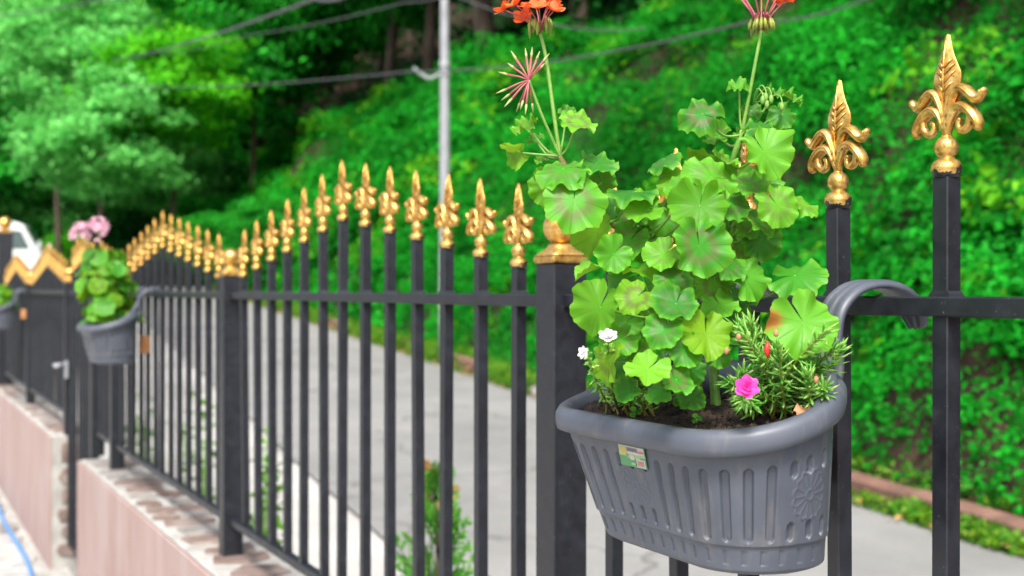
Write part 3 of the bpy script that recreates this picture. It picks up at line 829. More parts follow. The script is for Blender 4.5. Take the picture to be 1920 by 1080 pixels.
# nearest panel: slightly wider pitch, continues past the picture's right edge
panel('metal_fence', PX[0]+.030, .505, [(-1.655 + .1562*j, .305 - .0222*abs(j-7)) for j in range(1, 14)], 'nearest black fence panel carrying the big planter, gold spear finials', group='black fence panels with gold finials')
panel('metal_fence', PX[1]+.030, PX[0]-.030, std_tips(PX[1]), 'black fence panel left of the big planter, gold finials rising to a peak', group='black fence panels with gold finials')
panel('metal_fence', PX[2]+.030, PX[1]-.030, std_tips(PX[2], .1441), 'black fence panel with the middle planter on its far end', group='black fence panels with gold finials')
panel('metal_fence', -6.238, PX[2]-.030, [(-5.705-.14*j, .18+.02*j) for j in (1, 2, 3)], 'short black fence panel between middle planter and gate', group='black fence panels with gold finials')
panel('metal_fence', -9.24, -7.28, std_tips(-9.27, .1443), 'black fence panel just beyond the gate', group='black fence panels with gold finials')
panel('metal_fence', -11.2, -9.30, std_tips(-11.3, .1443), 'farthest black fence panel at the left edge', group='black fence panels with gold finials')
# feet under the long bottom rails beyond the gate
# pedestrian gate
gt = panel('pedestrian_gate', -7.215, -6.305, [(-7.215 + .115*j, .30 - .018*abs(j-4)) for j in range(1, 8)], 'narrow black pedestrian gate between the two walls', 'gate', bottom=.15)
m = MB(); m.box(-7.215, -7.19, FY-.017, FY+.017, .12, RTOP+.012, .002); m.build('stile', M['black'], gt)
m = MB(); m.box(-6.33, -6.305, FY-.017, FY+.017, .12, RTOP+.012, .002); m.build('stile', M['black'], gt)
m = MB(); m.box(-7.205, -7.16, FY-.035, FY-.018, EYE-.50, EYE-.40, .004); m.build('lock_case', M['metal'], gt)
m = MB(); m.tube([(-7.16, FY-.04, EYE-.42), (-7.16, FY-.09, EYE-.42), (-7.16, FY-.095, EYE-.42), (-7.04, FY-.095, EYE-.425)], .009, 8); m.build('handle', M['metal'], gt)
# tall gate pillar at the left edge
tp = post(-11.28, 'tall thick black post with gold ball at the left edge', half=.06, top=EYE+.50, zb=WT, group='fence posts with gold ball caps', k=1.9)

#==PLANTER==
PCX, PCY = -1.0775, .7892
RA_, RB_, RR_ = .186, .0900, .0885
def rrect(a, b, r, n_side, n_cor):
    """rounded rectangle outline, starts at the middle of the front (-y) side and runs towards +x; returns pts, normals"""
    segs = []
    def line(p, q, nrm, n): 
        for k in range(n): t = k/n; segs.append(((p[0]+(q[0]-p[0])*t, p[1]+(q[1]-p[1])*t), nrm))
    def arc(cx_, cy_, a0, n):
        for k in range(n):
            t = a0 + math.pi/2*k/n; segs.append(((cx_+r*math.cos(t), cy_+r*math.sin(t)), (math.cos(t), math.sin(t))))
    line((0,-b),(a-r,-b),(0,-1),n_side); arc(a-r,-b+r,-math.pi/2,n_cor)
    line((a,-b+r),(a,b-r),(1,0),int(n_side*1.1)); arc(a-r,b-r,0,n_cor)
    line((a-r,b),(-a+r,b),(0,1),n_side//2); arc(-a+r,b-r,math.pi/2,n_cor)
    line((-a,b-r),(-a,-b+r),(-1,0),int(n_side*1.1)); arc(-a+r,-b+r,math.pi,n_cor)
    line((-a+r,-b),(0,-b),(0,-1),n_side)
    return segs
ZB, ZT = EYE - .284, EYE - .158
def tub_mesh():
    NS, NC, NV = 110, 150, 140
    mid = rrect(.162, .080, .0755, NS, NC)
    pts = np.array([p for p, _ in mid]); n = len(pts)
    dl = np.linalg.norm(np.roll(pts, -1, 0) - pts, axis=1); sarc = np.concatenate([[0], np.cumsum(dl)[:-1]]); tot = dl.sum()
    sr = np.interp(NS + NC + int(NS*1.1)*.5, np.arange(n), sarc)       # arc position of the centre of the right end
    pitch = tot / round(tot / .0222); sr = round(sr / pitch) * pitch
    H = ZT - ZB
    Vs = []
    for i in range(NV + 1):
        v = i / NV
        a = .139 + (.182-.139)*v; b = .0728 + (.0828-.0728)*v; r = b*(.90 + .08*v); ox, oy = .015*(1-v), .016*(1-v)
        lip = 0
        # foot rounding and bands
        if v < .06: a -= .012*(1 - v/.06)**2; b -= .012*(1 - v/.06)**2
        band = .0022 if v > .255 else 0.0
        out = rrect(a, b, r, NS, NC)
        for j, ((x, y), (nx, ny)) in enumerate(out):
            s_ = sarc[j]; d = band
            df = min(s_, tot - s_); df = df if s_ < tot/2 else -df; dr = s_ - sr
            de = df if abs(df) < abs(dr) else dr
            if ny > .5 or nx < -.99 and False: pass
            u = (s_ / pitch) % 1.0; u = u - 1 if u > .5 else u; gx = abs(u) * pitch
            emb = abs(de) < 1.55 * pitch
            def slot(v0, v1, w):
                hv = (v - v0) * H; hv2 = (v1 - v) * H
                e = min(hv, hv2)
                if e < 0: return 0
                ww = w
                if e < w: ww = math.sqrt(max(0, w*w - (w-e)**2))
                k = (ww - gx) / .0022
                return max(0, min(1, k))
            if emb: gk = max(slot(.74, .86, .0048), slot(.285, .43, .0048))
            else: gk = slot(.285, .86, .0054)
            d -= .0046 * gk
            # lower band teeth
            u2 = (s_ / (pitch*.95)) % 1.0
            if .10 < v < .225: d -= .0016 * max(0, 1 - u2*2.4) * min(1, (.225 - v)/.02)
            # embossed daisy
            ex, ez = de, (v - .60) * H
            rr = math.hypot(ex, ez)
            if emb and rr < .0245:
                ph = math.atan2(ez, ex); pet = abs(math.sin(ph * 7))
                rim = math.exp(-((rr - .0190 - .0030*pet)/.0013)**2)
                ray = math.exp(-((pet)/.30)**2) * (1 if .006 < rr < .019 else 0)
                cen = math.exp(-((rr - .0045)/.0012)**2)
                d += .0009 * max(rim, ray*.8, cen)
            Vs.append((PCX + ox + x + nx*d, PCY + oy + y + ny*d, ZB + (H + rim_rise(PCY + oy + y)*.9*v)*v))
    n = len(mid); i = np.arange(NV)[:, None]*n; j = np.arange(n)[None, :]; j2 = (j + 1) % n
    F = np.stack([i + j, i + j2, i + n + j2, i + n + j], -1).reshape(-1, 4)
    return np.array(Vs), F, n
def rim_rise(y):
    """the lip sweeps up towards the fence side"""
    k = max(0.0, min(1.05, (y - PCY + RB_) / (2*RB_))); return .054 * k ** 1.55
def soil_z(y):
    k = max(0.0, min(1.0, (y - PCY + RB_) / (2*RB_))); return EYE - .151 + .030 * k
def make_planter(label):
    root = empty('planter', (PCX, .93, ZB), label, 'planter', 'grey balcony planters hooked over the fence rail')
    V, F, n = tub_mesh(); mesh_np('tub', V, F, M['tub'], root, True)
    m = MB(); bot = [tuple(v) for v in V[:n:6]]; m.add(bot, [tuple(range(len(bot)-1, -1, -1))]); m.build('tub_floor', M['tub'], root)
    # rolled lip: profile swept round the outline, plus the inner skin
    out = rrect(RA_, RB_, RR_, 24, 18); out = out[len(out)//2:] + out[:len(out)//2]
    prof = [(-.014,-.030),(-.0115,-.004),(-.008,.006),(-.001,.0105),(.006,.0085),(.0098,.002),(.0100,-.008),(.0085,-.0150),(.0045,-.0165),(-.006,-.0140)]
    rings = []
    for (x, y), (nx, ny) in out:
        wy = PCY + y; rise = rim_rise(wy)
        rings.append([(PCX + x + nx*o_, wy + ny*o_, ZT + .012 + z_ + rise*(1 if z_ > -.02 else .6)) for o_, z_ in prof])
    rings.append(rings[0]); m = MB(); m.loft(rings, False, True); m.build('lip', M['tub'], root)
    inner = []
    for dz, a_, b_, r_ in ((-.005, RA_-.011, RB_-.011, RR_-.011), (-.06, RA_-.030, RB_-.018, RR_-.018)):
        inner.append([(PCX+x, PCY+y, ZT + dz + .012 + rim_rise(PCY+y)*(1 if dz > -.02 else 0)) for (x, y), _ in rrect(a_, b_, r_, 24, 18)])
    m = MB(); m.loft(inner, False, True); m.build('inner_wall', M['tub'], root)
    # ribbed hooks over the rail
    for hx in (PCX - .108, PCX + .108):
        path = spline([(hx, .872, ZT + .02), (hx, .884, ZT + .045), (hx, .893, ZT + .075), (hx, .891, EYE - .046), (hx, .899, EYE - .020), (hx, .922, EYE - .002), (hx, .953, EYE + .0035), (hx, .985, EYE - .002), (hx, 1.010, EYE - .018), (hx, 1.022, EYE - .040)], 6)
        m = MB(); W_ = .0195; rings = []
        for i, p in enumerate(path):
            t = (path[min(i+1, len(path)-1)] - path[max(0, i-1)]).normalized(); nn = Vector((1,0,0)).cross(t).normalized()
            if nn.dot(Vector((0, -1, 1))) < 0: nn = -nn
            wid = W_ * (1.0 if i < len(path)-4 else (1 - .12*(i - len(path) + 5)))
            ring = []
            for k in range(13):
                w_ = -1 + 2*k/12; e = .0022*math.cos(w_*math.pi*3) + .0022; e *= (1 - w_**8)
                ring.append(tuple(p + Vector((wid*w_, 0, 0)) + nn*(.004 + e)))
            ring += [tuple(p + Vector((wid, 0, 0)) - nn*.001), tuple(p + Vector((-wid, 0, 0)) - nn*.001)]
            rings.append(ring)
        m.loft(rings, True, True); m.build('hook', M['tub'], root)
    # swept-up flanges joining lip and hooks
    for s_ in (-1, 1):
        
        m = MB(); pth = spline([(PCX + s_*.1835, .800, ZT + .009 + rim_rise(.800)), (PCX + s_*.163, .840, EYE - .101), (PCX + s_*.128, .868, EYE - .076), (PCX + s_*.110, .885, EYE - .050), (PCX + s_*.106, .892, EYE - .032)], 5)
        m.tube(pth, [.010 - .004*i/(len(pth)-1) for i in range(len(pth))], 10); m.build('hook_flange', M['tub'], root)
    return root
planter = make_planter('large grey plastic planter with fruit-label sticker hanging at the front')
planter['label'] = 'large grey ribbed planter with a green sticker, nearest the camera'

# soil
def soil_obj(root_off, label):
    r_ = np.random.default_rng(4); n = 60; V = []; 
    for i in range(n):
        for j in range(n):
            u, v = -1 + 2*j/(n-1), -1 + 2*i/(n-1)
            # squircle mapping of the tub outline
            x = .178*u*math.sqrt(1 - v*v*.42); y = .0795*v*math.sqrt(1 - u*u*.42)
            z = soil_z(PCY+y) + .006*fbm((x, y), 22) + .002*r_.normal()
            V.append((PCX+x, PCY+y, z))
    i = np.arange(n-1)[:, None]*n; j = np.arange(n-1)[None, :]
    F = np.stack([i+j, i+j+1, i+n+j+1, i+n+j], -1).reshape(-1, 4)
    return mesh_np('soil', V, F, M['soil'], planter, True)
soil = soil_obj(None, '')
m = MB(); rnd = random.Random(2)
for k in range(700):
    u, v = rnd.uniform(-.93, .93), rnd.uniform(-.93, .93); x = PCX + .170*u*math.sqrt(1-v*v*.42); y = PCY + .075*v*math.sqrt(1-u*u*.42)
    r_ = rnd.uniform(.0012, .0042); c_ = (x, y, soil_z(y) + rnd.uniform(0, .006))
    b = [Vector((rnd.uniform(-1,1), rnd.uniform(-1,1), rnd.uniform(-1,1))).normalized()*r_*rnd.uniform(.7,1.2) for _ in range(4)]
    m.add([tuple(Vector(c_)+q_) for q_ in b], [(0,1,2),(0,2,3),(0,3,1),(1,3,2)])
o = m.build('soil_crumbs', M['soil'], planter); o['kind'] = 'stuff'
# sticker under the lip, front face left
def sticker():
    a = .1575; yf = PCY - .1245
    x0, x1 = -1.092, -1.042; zt, zb = ZT - .0070, ZT - .030
    def fy(z): k_ = (z - ZB)/(ZT - ZB); return PCY + .016*(1-k_) - (.0728 + (.0828-.0728)*k_) - .0034
    def quad(u0, u1, v0, v1, off): 
        xs = (x0+(x1-x0)*u0, x0+(x1-x0)*u1); zs = (zb+(zt-zb)*v0, zb+(zt-zb)*v1)
        return [(xs[0], fy(zs[0])-off, zs[0]), (xs[1], fy(zs[0])-off, zs[0]), (xs[1], fy(zs[1])-off, zs[1]), (xs[0], fy(zs[1])-off, zs[1])]
    gm = mat('sticker_green', (.07,.26,.10), .35); wm = mat('sticker_white', (.48,.45,.43), .35); ym = mat('sticker_yellow', (.46,.40,.07), .35); rm = mat('sticker_red', (.55,.12,.12), .35); dm = mat('sticker_ink', (.12,.10,.14), .4); lg = mat('sticker_light_green', (.25,.44,.18), .35)
    m = MB(); q0 = quad(0, 1, 0, 1, 0); q1 = quad(0, 1, 0, 1, .0005); m.add(q0 + q1, [(0,1,2,3),(7,6,5,4),(0,4,5,1),(1,5,6,2),(2,6,7,3),(3,7,4,0)])
    st = m.build('sticker', gm, planter)
    def pr(name, mt, rects, off=.0008):
        m = MB()
        for r_ in rects: m.add(quad(*r_, off), [(0,1,2,3)])
        m.build(name, mt, st)
    pr('title_field', wm, [(.02,.98,.60,.97)])
    pr('swoosh', lg, [(0,.36,.48,.60), (.30,.80,.40,.60), (.78,1,.50,.62)])
    pr('fruit_picture', ym, [(.06,.30,.52,.90)], .0011)
    pr('title_letters', dm, [(.34+.05*k, .34+.05*k+.034, .72, .90) for k in range(8)], .0011)
    pr('subtitle', rm, [(.74,.95,.70,.80)], .0012)
    pr('oval_badge', wm, [(.42,.58,.34,.56)], .0011)
    pr('barcode_field', wm, [(.64,.97,.05,.42)], .0009)
    pr('barcode', rm, [(.68+.028*k, .68+.028*k+.012, .10, .36) for k in range(9)], .0012)
    pr('small_print', lg, [(.44,.60,.10,.22)], .0011)
sticker()
# cork-coloured packing block between tub and picket
def block(x, z, label):
    m = MB(); m.box(x-.022, x+.022, .912, .9465, z-.034, z+.034, .003); o = m.build('packing_block', M['orange'])
    tag(o, label, 'block', 'orange packing blocks behind the planters')
block(-1.047, EYE - .190, 'orange packing block barely showing behind the big planter')

#==PLANTS==
def G(px, py, d): return P(px, py, d + .04)
def soilp(px, py):
    d = 1.2
    for _ in range(60):
        q_ = P(px, py, d); d = .8*d + .2*(EYE - soil_z(q_.y)) * FPX / (py - HOR)
    return P(px, py, d)

def leaf_mesh(R, seed, cup=.12, fold=0.0, ruff=.05, pleat=.035, na=84, nr=8, sinus=.07):
    """round scalloped leaf, stalk joins at the origin, blade in XY, notch towards -Y"""
    rnd = random.Random(seed); ph = rnd.uniform(0, 6.28); asym = rnd.uniform(-.10, .10); bend = rnd.uniform(-.45, .25); bend2 = rnd.uniform(-.40, .20)
    V = [(0, 0, 0)]; UV = [(.5, 0)]
    for i in range(1, nr + 1):
        t = i / nr
        for j in range(na + 1):
            a = -math.pi + sinus + (2*math.pi - 2*sinus) * j / na      # 0 = tip direction (+Y)
            nrm_a = j / na
            lobe = 1 + .045*math.cos(7*2*math.pi*nrm_a + math.pi) + .042*abs(math.sin(24*math.pi*nrm_a)) + asym*math.sin(a)
            back = 1 - .10*(abs(a)/math.pi)**2 - .34*max(0, (abs(a)/math.pi - .86)/.14)**1.6
            r = R*t*(1 + (lobe*back - 1)*t)
            x, y = r*math.sin(a), r*math.cos(a)
            z = R*(cup*t*t*(1 + .35*math.sin(2*a+ph)) + pleat*t*math.cos(14*math.pi*nrm_a) + ruff*t**3*math.sin(5*a + ph) + ruff*.7*t**4*math.sin(11*a + 2*ph))
            z += fold*abs(x) + bend*x*x/R + bend2*y*y/R + R*.05*t*t*noise.noise(Vector((x/R*2.2 + seed, y/R*2.2, seed*.7)))*2
            V.append((x, y, z)); UV.append((nrm_a, t))
    F = []
    V2 = np.array(V); n1 = na + 1
    tri = [(0, 1+j, 1+j+1) for j in range(na)]
    for i in range(nr - 1):
        for j in range(na):
            a = 1 + i*n1 + j; b = a + n1
            tri.append((a, b, a+1)); tri.append((a+1, b, b+1))
    F = np.array([(p[0], p[2], p[1]) for p in tri])
    return V2, F, np.array(UV)
def cam_dir(v): return (RT*v[0] + UP*v[1] - FW*v[2]).normalized()
def place_leaf(parent, pos, R, nrm, tipdir, seed, kw, node=None, stalk=True, mt='g_leaf', pr=.0013):
    V, F, UV = leaf_mesh(R, seed, **kw)
    n = nrm.normalized(); t = tipdir - n*tipdir.dot(n)
    if t.length < 1e-4: t = UP - n*UP.dot(n)
    t.normalize(); x = t.cross(n).normalized()
    Rm = np.array([[x[0], t[0], n[0]], [x[1], t[1], n[1]], [x[2], t[2], n[2]]])
    att = Vector(pos) - t*R*.12
    lo = origin_of(parent)
    o = mesh_np('leaf', V @ Rm.T, F, M[mt], parent, True, UV, local=True)
    o.location = att - lo
    if stalk and node is not None:
        node = Vector(node); mid = (att + node)*.5 - n*(att-node).length*.16 + UP*(-.004)
        pts = spline([node, mid, att], 5)
        m = MB(); m.tube([p - att for p in pts], [pr*1.25 - pr*.45*i/(len(pts)-1) for i in range(len(pts))], 7); m.build('leaf_stalk', M['g_stem'], o, local=True)
    return o
def build_geranium():
    base = soilp(1316, 772) - UP*.020
    g = empty('geranium', base, 'tall geranium with orange-red flower head growing in the nearest planter', 'plant')
    A = [base, G(1308, 690, 1.285), G(1300, 610, 1.29), G(1282, 530, 1.29), G(1238, 488, 1.285), G(1180, 440, 1.275), G(1118, 402, 1.265), G(1072, 335, 1.26), G(1050, 292, 1.26)]
    B0 = base + Vector((.012, .014, 0))
    B = [B0, G(1338, 690, 1.30), G(1352, 620, 1.31), G(1360, 550, 1.315), G(1366, 470, 1.31), G(1382, 395, 1.31), G(1368, 330, 1.30), G(1384, 270, 1.29), G(1392, 245, 1.29)]
    C_ = [base + Vector((-.012, .008, 0)), G(1285, 700, 1.27), G(1265, 640, 1.26), G(1252, 590, 1.25)]
    A_s, B_s, C_s = spline(A, 6), spline(B, 6), spline(C_, 6)
    def rads(n, a, b): return [a + (b-a)*i/(n-1) for i in range(n)]
    m = MB(); m.tube(A_s, [r_*(1 + .18*math.sin(i*1.3)) for i, r_ in enumerate(rads(len(A_s), .0050, .0030))], 10); m.build('stem', M['g_wood'], g)
    m = MB(); m.tube(B_s, [r_*(1 + .15*math.sin(i*1.1)) for i, r_ in enumerate(rads(len(B_s), .0062, .0026))], 10); m.build('stem', M['g_stem'], g)
    m = MB(); m.tube(C_s, rads(len(C_s), .0042, .0028), 10); m.build('stem', M['g_wood'], g)
    nodes = A_s[6:] + B_s[6:] + C_s[6:]
    # px, py, depth, diameter px, normal (right, up, to camera), tip angle in the picture (deg, 0 = right, 90 = up), cup, fold, ruffle
    Ls = [
     (1086,230,1.24, 78,(.15,.62,.75), 20,.10,.0,.06), (985,238,1.27, 58,(-.3,.75,.55),200,.12,.1,.14), (966,286,1.26, 60,(-.35,-.5,.6),205,.10,.35,.06),
     (1062,213,1.28,40,(.1,.5,.8),90,.2,.2,.1), (1020,300,1.28,44,(-.4,.7,.5),150,.15,.2,.1), (1003,262,1.29,38,(-.1,.8,.5),120,.2,.2,.1),
     (1050,318,1.22,112,(-.12,.86,.50),200,.06,.0,.07), (1124,308,1.25, 84,(.12,.80,.55),340,.08,.05,.06), (1028,352,1.27, 84,(-.35,-.45,.75),215,.10,.1,.08),
     (1075,382,1.20,128,(-.08,.30,.95),262,.12,.05,.05), (1187,359,1.23,108,(.02,.90,.40),350,.05,.12,.06), (1118,442,1.26, 98,(-.55,-.10,.75),250,.10,.2,.05),
     (1312,212,1.25, 92,(-.28,.55,.75),140,.12,.05,.10), (1384,164,1.28, 46,(.1,.75,.55),160,.15,.2,.12), (1470,217,1.27, 58,(.30,.40,.85),300,.10,.1,.07),
     (1484,187,1.28, 46,(.35,.75,.45),350,.12,.2,.12), (1436,290,1.20,112,(.25,.42,.88),300,.10,.0,.07), (1428,240,1.25, 72,(.15,.75,.60),10,.08,.1,.06),
     (1242,300,1.25, 78,(-.15,.92,.35),170,.05,.1,.05), (1318,291,1.28, 72,(-.1,-.55,.6),160,.10,.2,.06), (1330,334,1.19,112,(.05,.80,.58),200,.06,.25,.08),
     (1268,338,1.24, 86,(-.3,.75,.55),190,.08,.1,.07), (1460,388,1.20, 94,(.35,.30,.90),310,.12,.1,.05), (1510,384,1.24, 70,(.40,.75,.45),345,.08,.1,.06),
     (1312,392,1.17,118,(-.05,.48,.88),260,.14,.0,.08), (1312,468,1.15,128,(.0,.36,.94),275,.13,.05,.07), (1148,480,1.20, 80,(.10,.35,.9),225,.10,.2,.05),
     (1200,508,1.22, 76,(.10,.70,.65),250,.14,-.1,.05), (1122,582,1.19,116,(-.50,.05,.85),235,.10,.15,.05), (1190,560,1.17, 80,(-.25,.50,.80),225,.10,.1,.05),
     (1266,574,1.14, 98,(.0,.66,.75),250,.16,.0,.05), (1338,540,1.22, 74,(.10,.30,.95),260,.12,.1,.06), (1402,525,1.22,104,(.62,.30,.70),300,.10,.1,.06),
     (1498,517,1.21,122,(-.25,.82,.45),330,.05,.05,.07), (1240,622,1.13, 82,(-.10,.60,.80),240,.16,.05,.07), (1325,632,1.14,108,(.15,.55,.80),270,.12,.15,.07),
     (1284,660,1.13, 76,(.05,.25,.95),280,.22,.0,.08), (1210,694,1.10, 94,(-.05,.66,.75),230,.10,.0,.05), (1270,716,1.12, 74,(.10,.60,.78),290,.10,.0,.06),
     (1142,682,1.18, 96,(-.82,.15,.45),245,.08,.3,.04), (1512,611,1.14,142,(.10,.42,.90),300,.10,.05,.06), (1432,452,1.26, 88,(.3,.1,.95),320,.12,.1,.06),
     (1392,462,1.28, 76,(.4,.3,.85),300,.12,.1,.06), (1250,412,1.25, 84,(-.2,.3,.92),250,.12,.1,.06), (1212,462,1.27, 78,(-.1,.2,.95),240,.12,.1,.06),
     (1100,512,1.21, 58,(-.3,.80,.4),200,.05,.4,.04), (1385,345,1.27, 84,(.1,.5,.8),270,.12,.1,.06), (1285,428,1.27, 88,(.1,.1,.95),240,.12,.1,.06),
     (1170,610,1.25, 74,(-.4,.1,.9),230,.12,.1,.05), (1222,650,1.22, 70,(-.3,.2,.9),250,.12,.1,.05), (1372,600,1.30, 84,(.2,.1,.95),260,.12,.1,.05),
     (1420,640,1.29, 70,(.1,.3,.9),290,.12,.1,.05), (1300,590,1.27, 78,(.1,-.1,.95),250,.12,.1,.05), (1400,250,1.30, 56,(-.3,.6,.7),180,.12,.1,.1),
     (1345,255,1.29, 58,(-.3,.7,.6),150,.12,.2,.1), (1440,330,1.30, 70,(.3,.4,.85),330,.12,.1,.06), (1240,545,1.26, 70,(-.2,.2,.9),230,.12,.1,.06),
     (1180,405,1.28, 66,(-.1,.4,.85),200,.12,.1,.06), (1130,345,1.28, 60,(.2,-.3,.9),300,.12,.1,.06), (1360,420,1.31, 80,(.2,.2,.95),280,.12,.1,.06),
     (1150,390,1.30, 70,(-.3,.3,.9),210,.1,.1,.06), (1215,420,1.31,72,(.1,.5,.8),250,.1,.1,.06), (1345,480,1.30,78,(.2,.4,.8),300,.1,.1,.06), (1385,560,1.28,72,(.3,.5,.7),310,.1,.1,.06), (1165,525,1.28,66,(-.3,.4,.8),200,.1,.1,.06), (1225,585,1.26,66,(-.2,.6,.7),220,.1,.1,.06), (1280,510,1.28,72,(.0,.5,.8),260,.1,.1,.06), (1400,420,1.25,74,(.3,.7,.6),330,.08,.1,.07), (1355,300,1.27,60,(.1,.8,.5),60,.1,.1,.07), (1200,665,1.2,60,(-.4,.5,.7),200,.1,.1,.06), (1300,700,1.2,56,(.2,.4,.8),300,.12,.1,.06), (1350,665,1.22,62,(.2,.6,.7),320,.1,.1,.06),
     (1178,455,1.24,84,(-.2,.5,.8),230,.1,.1,.06), (1245,480,1.20,86,(-.1,.6,.75),240,.1,.1,.06), (1160,640,1.19,84,(-.4,.4,.8),220,.1,.1,.06), (1262,528,1.19,80,(.0,.7,.6),250,.1,.1,.06), (1368,500,1.21,84,(.3,.5,.8),300,.1,.1,.06), (1372,385,1.22,82,(.2,.6,.7),310,.1,.1,.06), (1205,395,1.22,84,(-.1,.7,.6),200,.1,.1,.06), (1425,420,1.22,78,(.4,.6,.6),330,.1,.1,.06), (1352,575,1.20,78,(.2,.7,.6),290,.1,.1,.06), (1300,748,1.22,58,(.1,.6,.7),270,.1,.1,.06), (1235,738,1.20,60,(-.2,.6,.7),220,.1,.1,.06), (1175,735,1.22,56,(-.3,.5,.7),200,.1,.1,.06), (1405,350,1.22,76,(.3,.7,.6),350,.1,.1,.06), (1280,365,1.20,80,(-.2,.7,.65),160,.1,.1,.06),
     (1450,178,1.29, 36,(.1,.6,.7),60,.2,.3,.15), (1408,205,1.29, 44,(-.1,.6,.7),100,.15,.2,.12), (1160,680,1.24,60,(-.4,.3,.8),210,.12,.1,.05),
    ]
    LIME = {(966,286), (1028,352), (1118,442), (1122,582), (1318,291), (1312,392), (1200,508), (1325,632), (1142,682), (1190,560), (1268,338)}
    for k, (px, py, d, dia, nv, ang, cup, fold, ruf) in enumerate(Ls):
        d = d + .045
        pos = P(px, py, d); R = .5*dia/FPX*d * .95
        td = RT*math.cos(math.radians(ang)) + UP*math.sin(math.radians(ang)) - FW*(.1)
        best = min(nodes, key=lambda q_: (q_ - pos).length + .35*max(0, (q_ - pos).z + .01))
        rl = random.Random(k*7+3); nv = tuple(c_ + rl.gauss(0, .16) for c_ in nv)
        o = place_leaf(g, pos, R, cam_dir(nv), td, k*13+1, dict(cup=cup*random.Random(k).uniform(.6, 1.7), fold=fold, ruff=ruf*2.1, pleat=.008), best, pr=.0013, mt='g_scorch' if (px, py) == (1512, 611) else 'g_lime' if (px, py) in LIME else 'g_leaf')
        if (px, py) == (1512, 611): o['label'] = 'broad lowest right leaf with a brown scorched edge'
    # flower stalks
    st1 = spline([A_s[-1], G(1038, 210, 1.262), G(1024, 110, 1.265), G(1013, 62, 1.268)], 6)
    m = MB(); m.tube(st1, rads(len(st1), .0024, .0019), 8); m.build('flower_stalk', M['g_stem'], g)
    st2 = spline([A_s[-2], G(1022, 230, 1.25), G(1006, 190, 1.245), G(992, 150, 1.24)], 6)
    m = MB(); m.tube(st2, rads(len(st2), .0017, .0014), 8); m.build('flower_stalk', M['g_stem'], g)
    st3 = spline([B_s[-1], G(1402, 195, 1.285), G(1416, 120, 1.28), G(1428, 57, 1.28)], 6)
    m = MB(); m.tube(st3, rads(len(st3), .0023, .0018), 8); m.build('flower_stalk', M['g_stem'], g)
    rnd = random.Random(3)
    # flowering umbel: hanging buds below, open florets above
    hub = st1[-1]; buds = MB(); ped = MB()
    for k in range(13):
        a = rnd.uniform(0, 6.28); o_ = Vector((math.cos(a)*.011, math.sin(a)*.011, rnd.uniform(.002, .010)))
        tip = hub + o_*1.0; end = hub + Vector((o_.x*1.15, o_.y*1.15, -.002 + rnd.uniform(0, .012)))
        ped.tube([hub, hub + o_*.6 + UP*.008, tip + UP*.006], .0006, 5)
        buds.tube([tip + UP*.008, (tip+end)*.5 + UP*.002, end - UP*.004], [.0009, .0024, .0006], 7)
    buds.build('buds', M['bud'], g)
    for k in range(11):
        a = k*.57 + .3; rad = rnd.uniform(.010, .034); cpos = hub + RT*(math.cos(a)*rad - .006) + FW*(math.sin(a)*rad) + UP*rnd.uniform(.016, .034)
        ped.tube([hub, (hub+cpos)*.5 + UP*.004, cpos], .0007, 5)
        floret(g, cpos, (cpos - hub + UP*.02).normalized(), .0135, M['petal_red'], rnd)
    ped.build('pedicels', M['pedicel'], g)
    # spent umbel with long pink pedicels and pods
    hub = st2[-1]; ped = MB()
    for (px, py) in [(935,135),(930,175),(946,200),(958,95),(985,90),(998,88),(1012,96),(1030,100),(968,210),(985,215),(1000,212),(1022,118),(952,118),(940,188),(976,205)]:
        e = G(px, py, 1.24 + rnd.uniform(-.02, .02)); k = .70
        mid = hub.lerp(e, k)
        ped.tube([hub, hub.lerp(e, .3) + UP*.001, mid], [.0008, .0009, .0012], 6)
        pods = MB(); pods.tube([mid, mid.lerp(e, .25), mid.lerp(e, .6), e], [.0011, .0016, .0010, .0004], 6); pods.build('seed_pod', M['pod'], g)
    ped.build('pedicels', M['pedicel'], g)
    # right umbel: drooping buds, reddish pedicels up out of the picture
    hub = st3[-1]; buds = MB(); ped = MB()
    for k in range(14):
        a = k*.45; rr_ = rnd.uniform(.006, .013); s_ = hub + RT*math.cos(a)*rr_ + FW*math.sin(a)*rr_ + UP*.012
        e = s_ + RT*math.cos(a)*.003 - UP*rnd.uniform(.010, .017)
        ped.tube([hub + UP*.004, hub + (s_-hub)*.6 + UP*.012, s_], .0007, 5)
        buds.tube([s_, (s_+e)*.5, e], [.0012, .0024, .0006], 7)
    for k in range(9):
        a = k*.7; e = hub + RT*math.cos(a)*.026 + FW*math.sin(a)*.022 + UP*rnd.uniform(.03, .045)
        ped.tube([hub, hub.lerp(e, .5) + UP*.003, e], .0009, 5)
        if k % 2 == 0 or math.cos(a) > .5: floret(g, e, (e-hub).normalized(), .011, M['petal_red'], rnd)
    buds.build('buds', M['bud'], g); ped.build('pedicels', M['pedicel'], g)
    # nodding young buds at the right
    b = MB(); ped = MB()
    for (px, py) in [(1430,188),(1438,196),(1446,186),(1466,200),(1436,182)]:
        e = G(px, py, 1.265); ped.tube(spline([G(1412, 195, 1.285), G(px-10, py-22, 1.27), G(px, py-12, 1.266), e], 3), .0008, 5); b.sphere(e, .0034, 8, 6, (.8, .8, 1.5))
    b.build('buds', M['g_stem'], g); ped.build('pedicels', M['g_stem'], g)
    return g
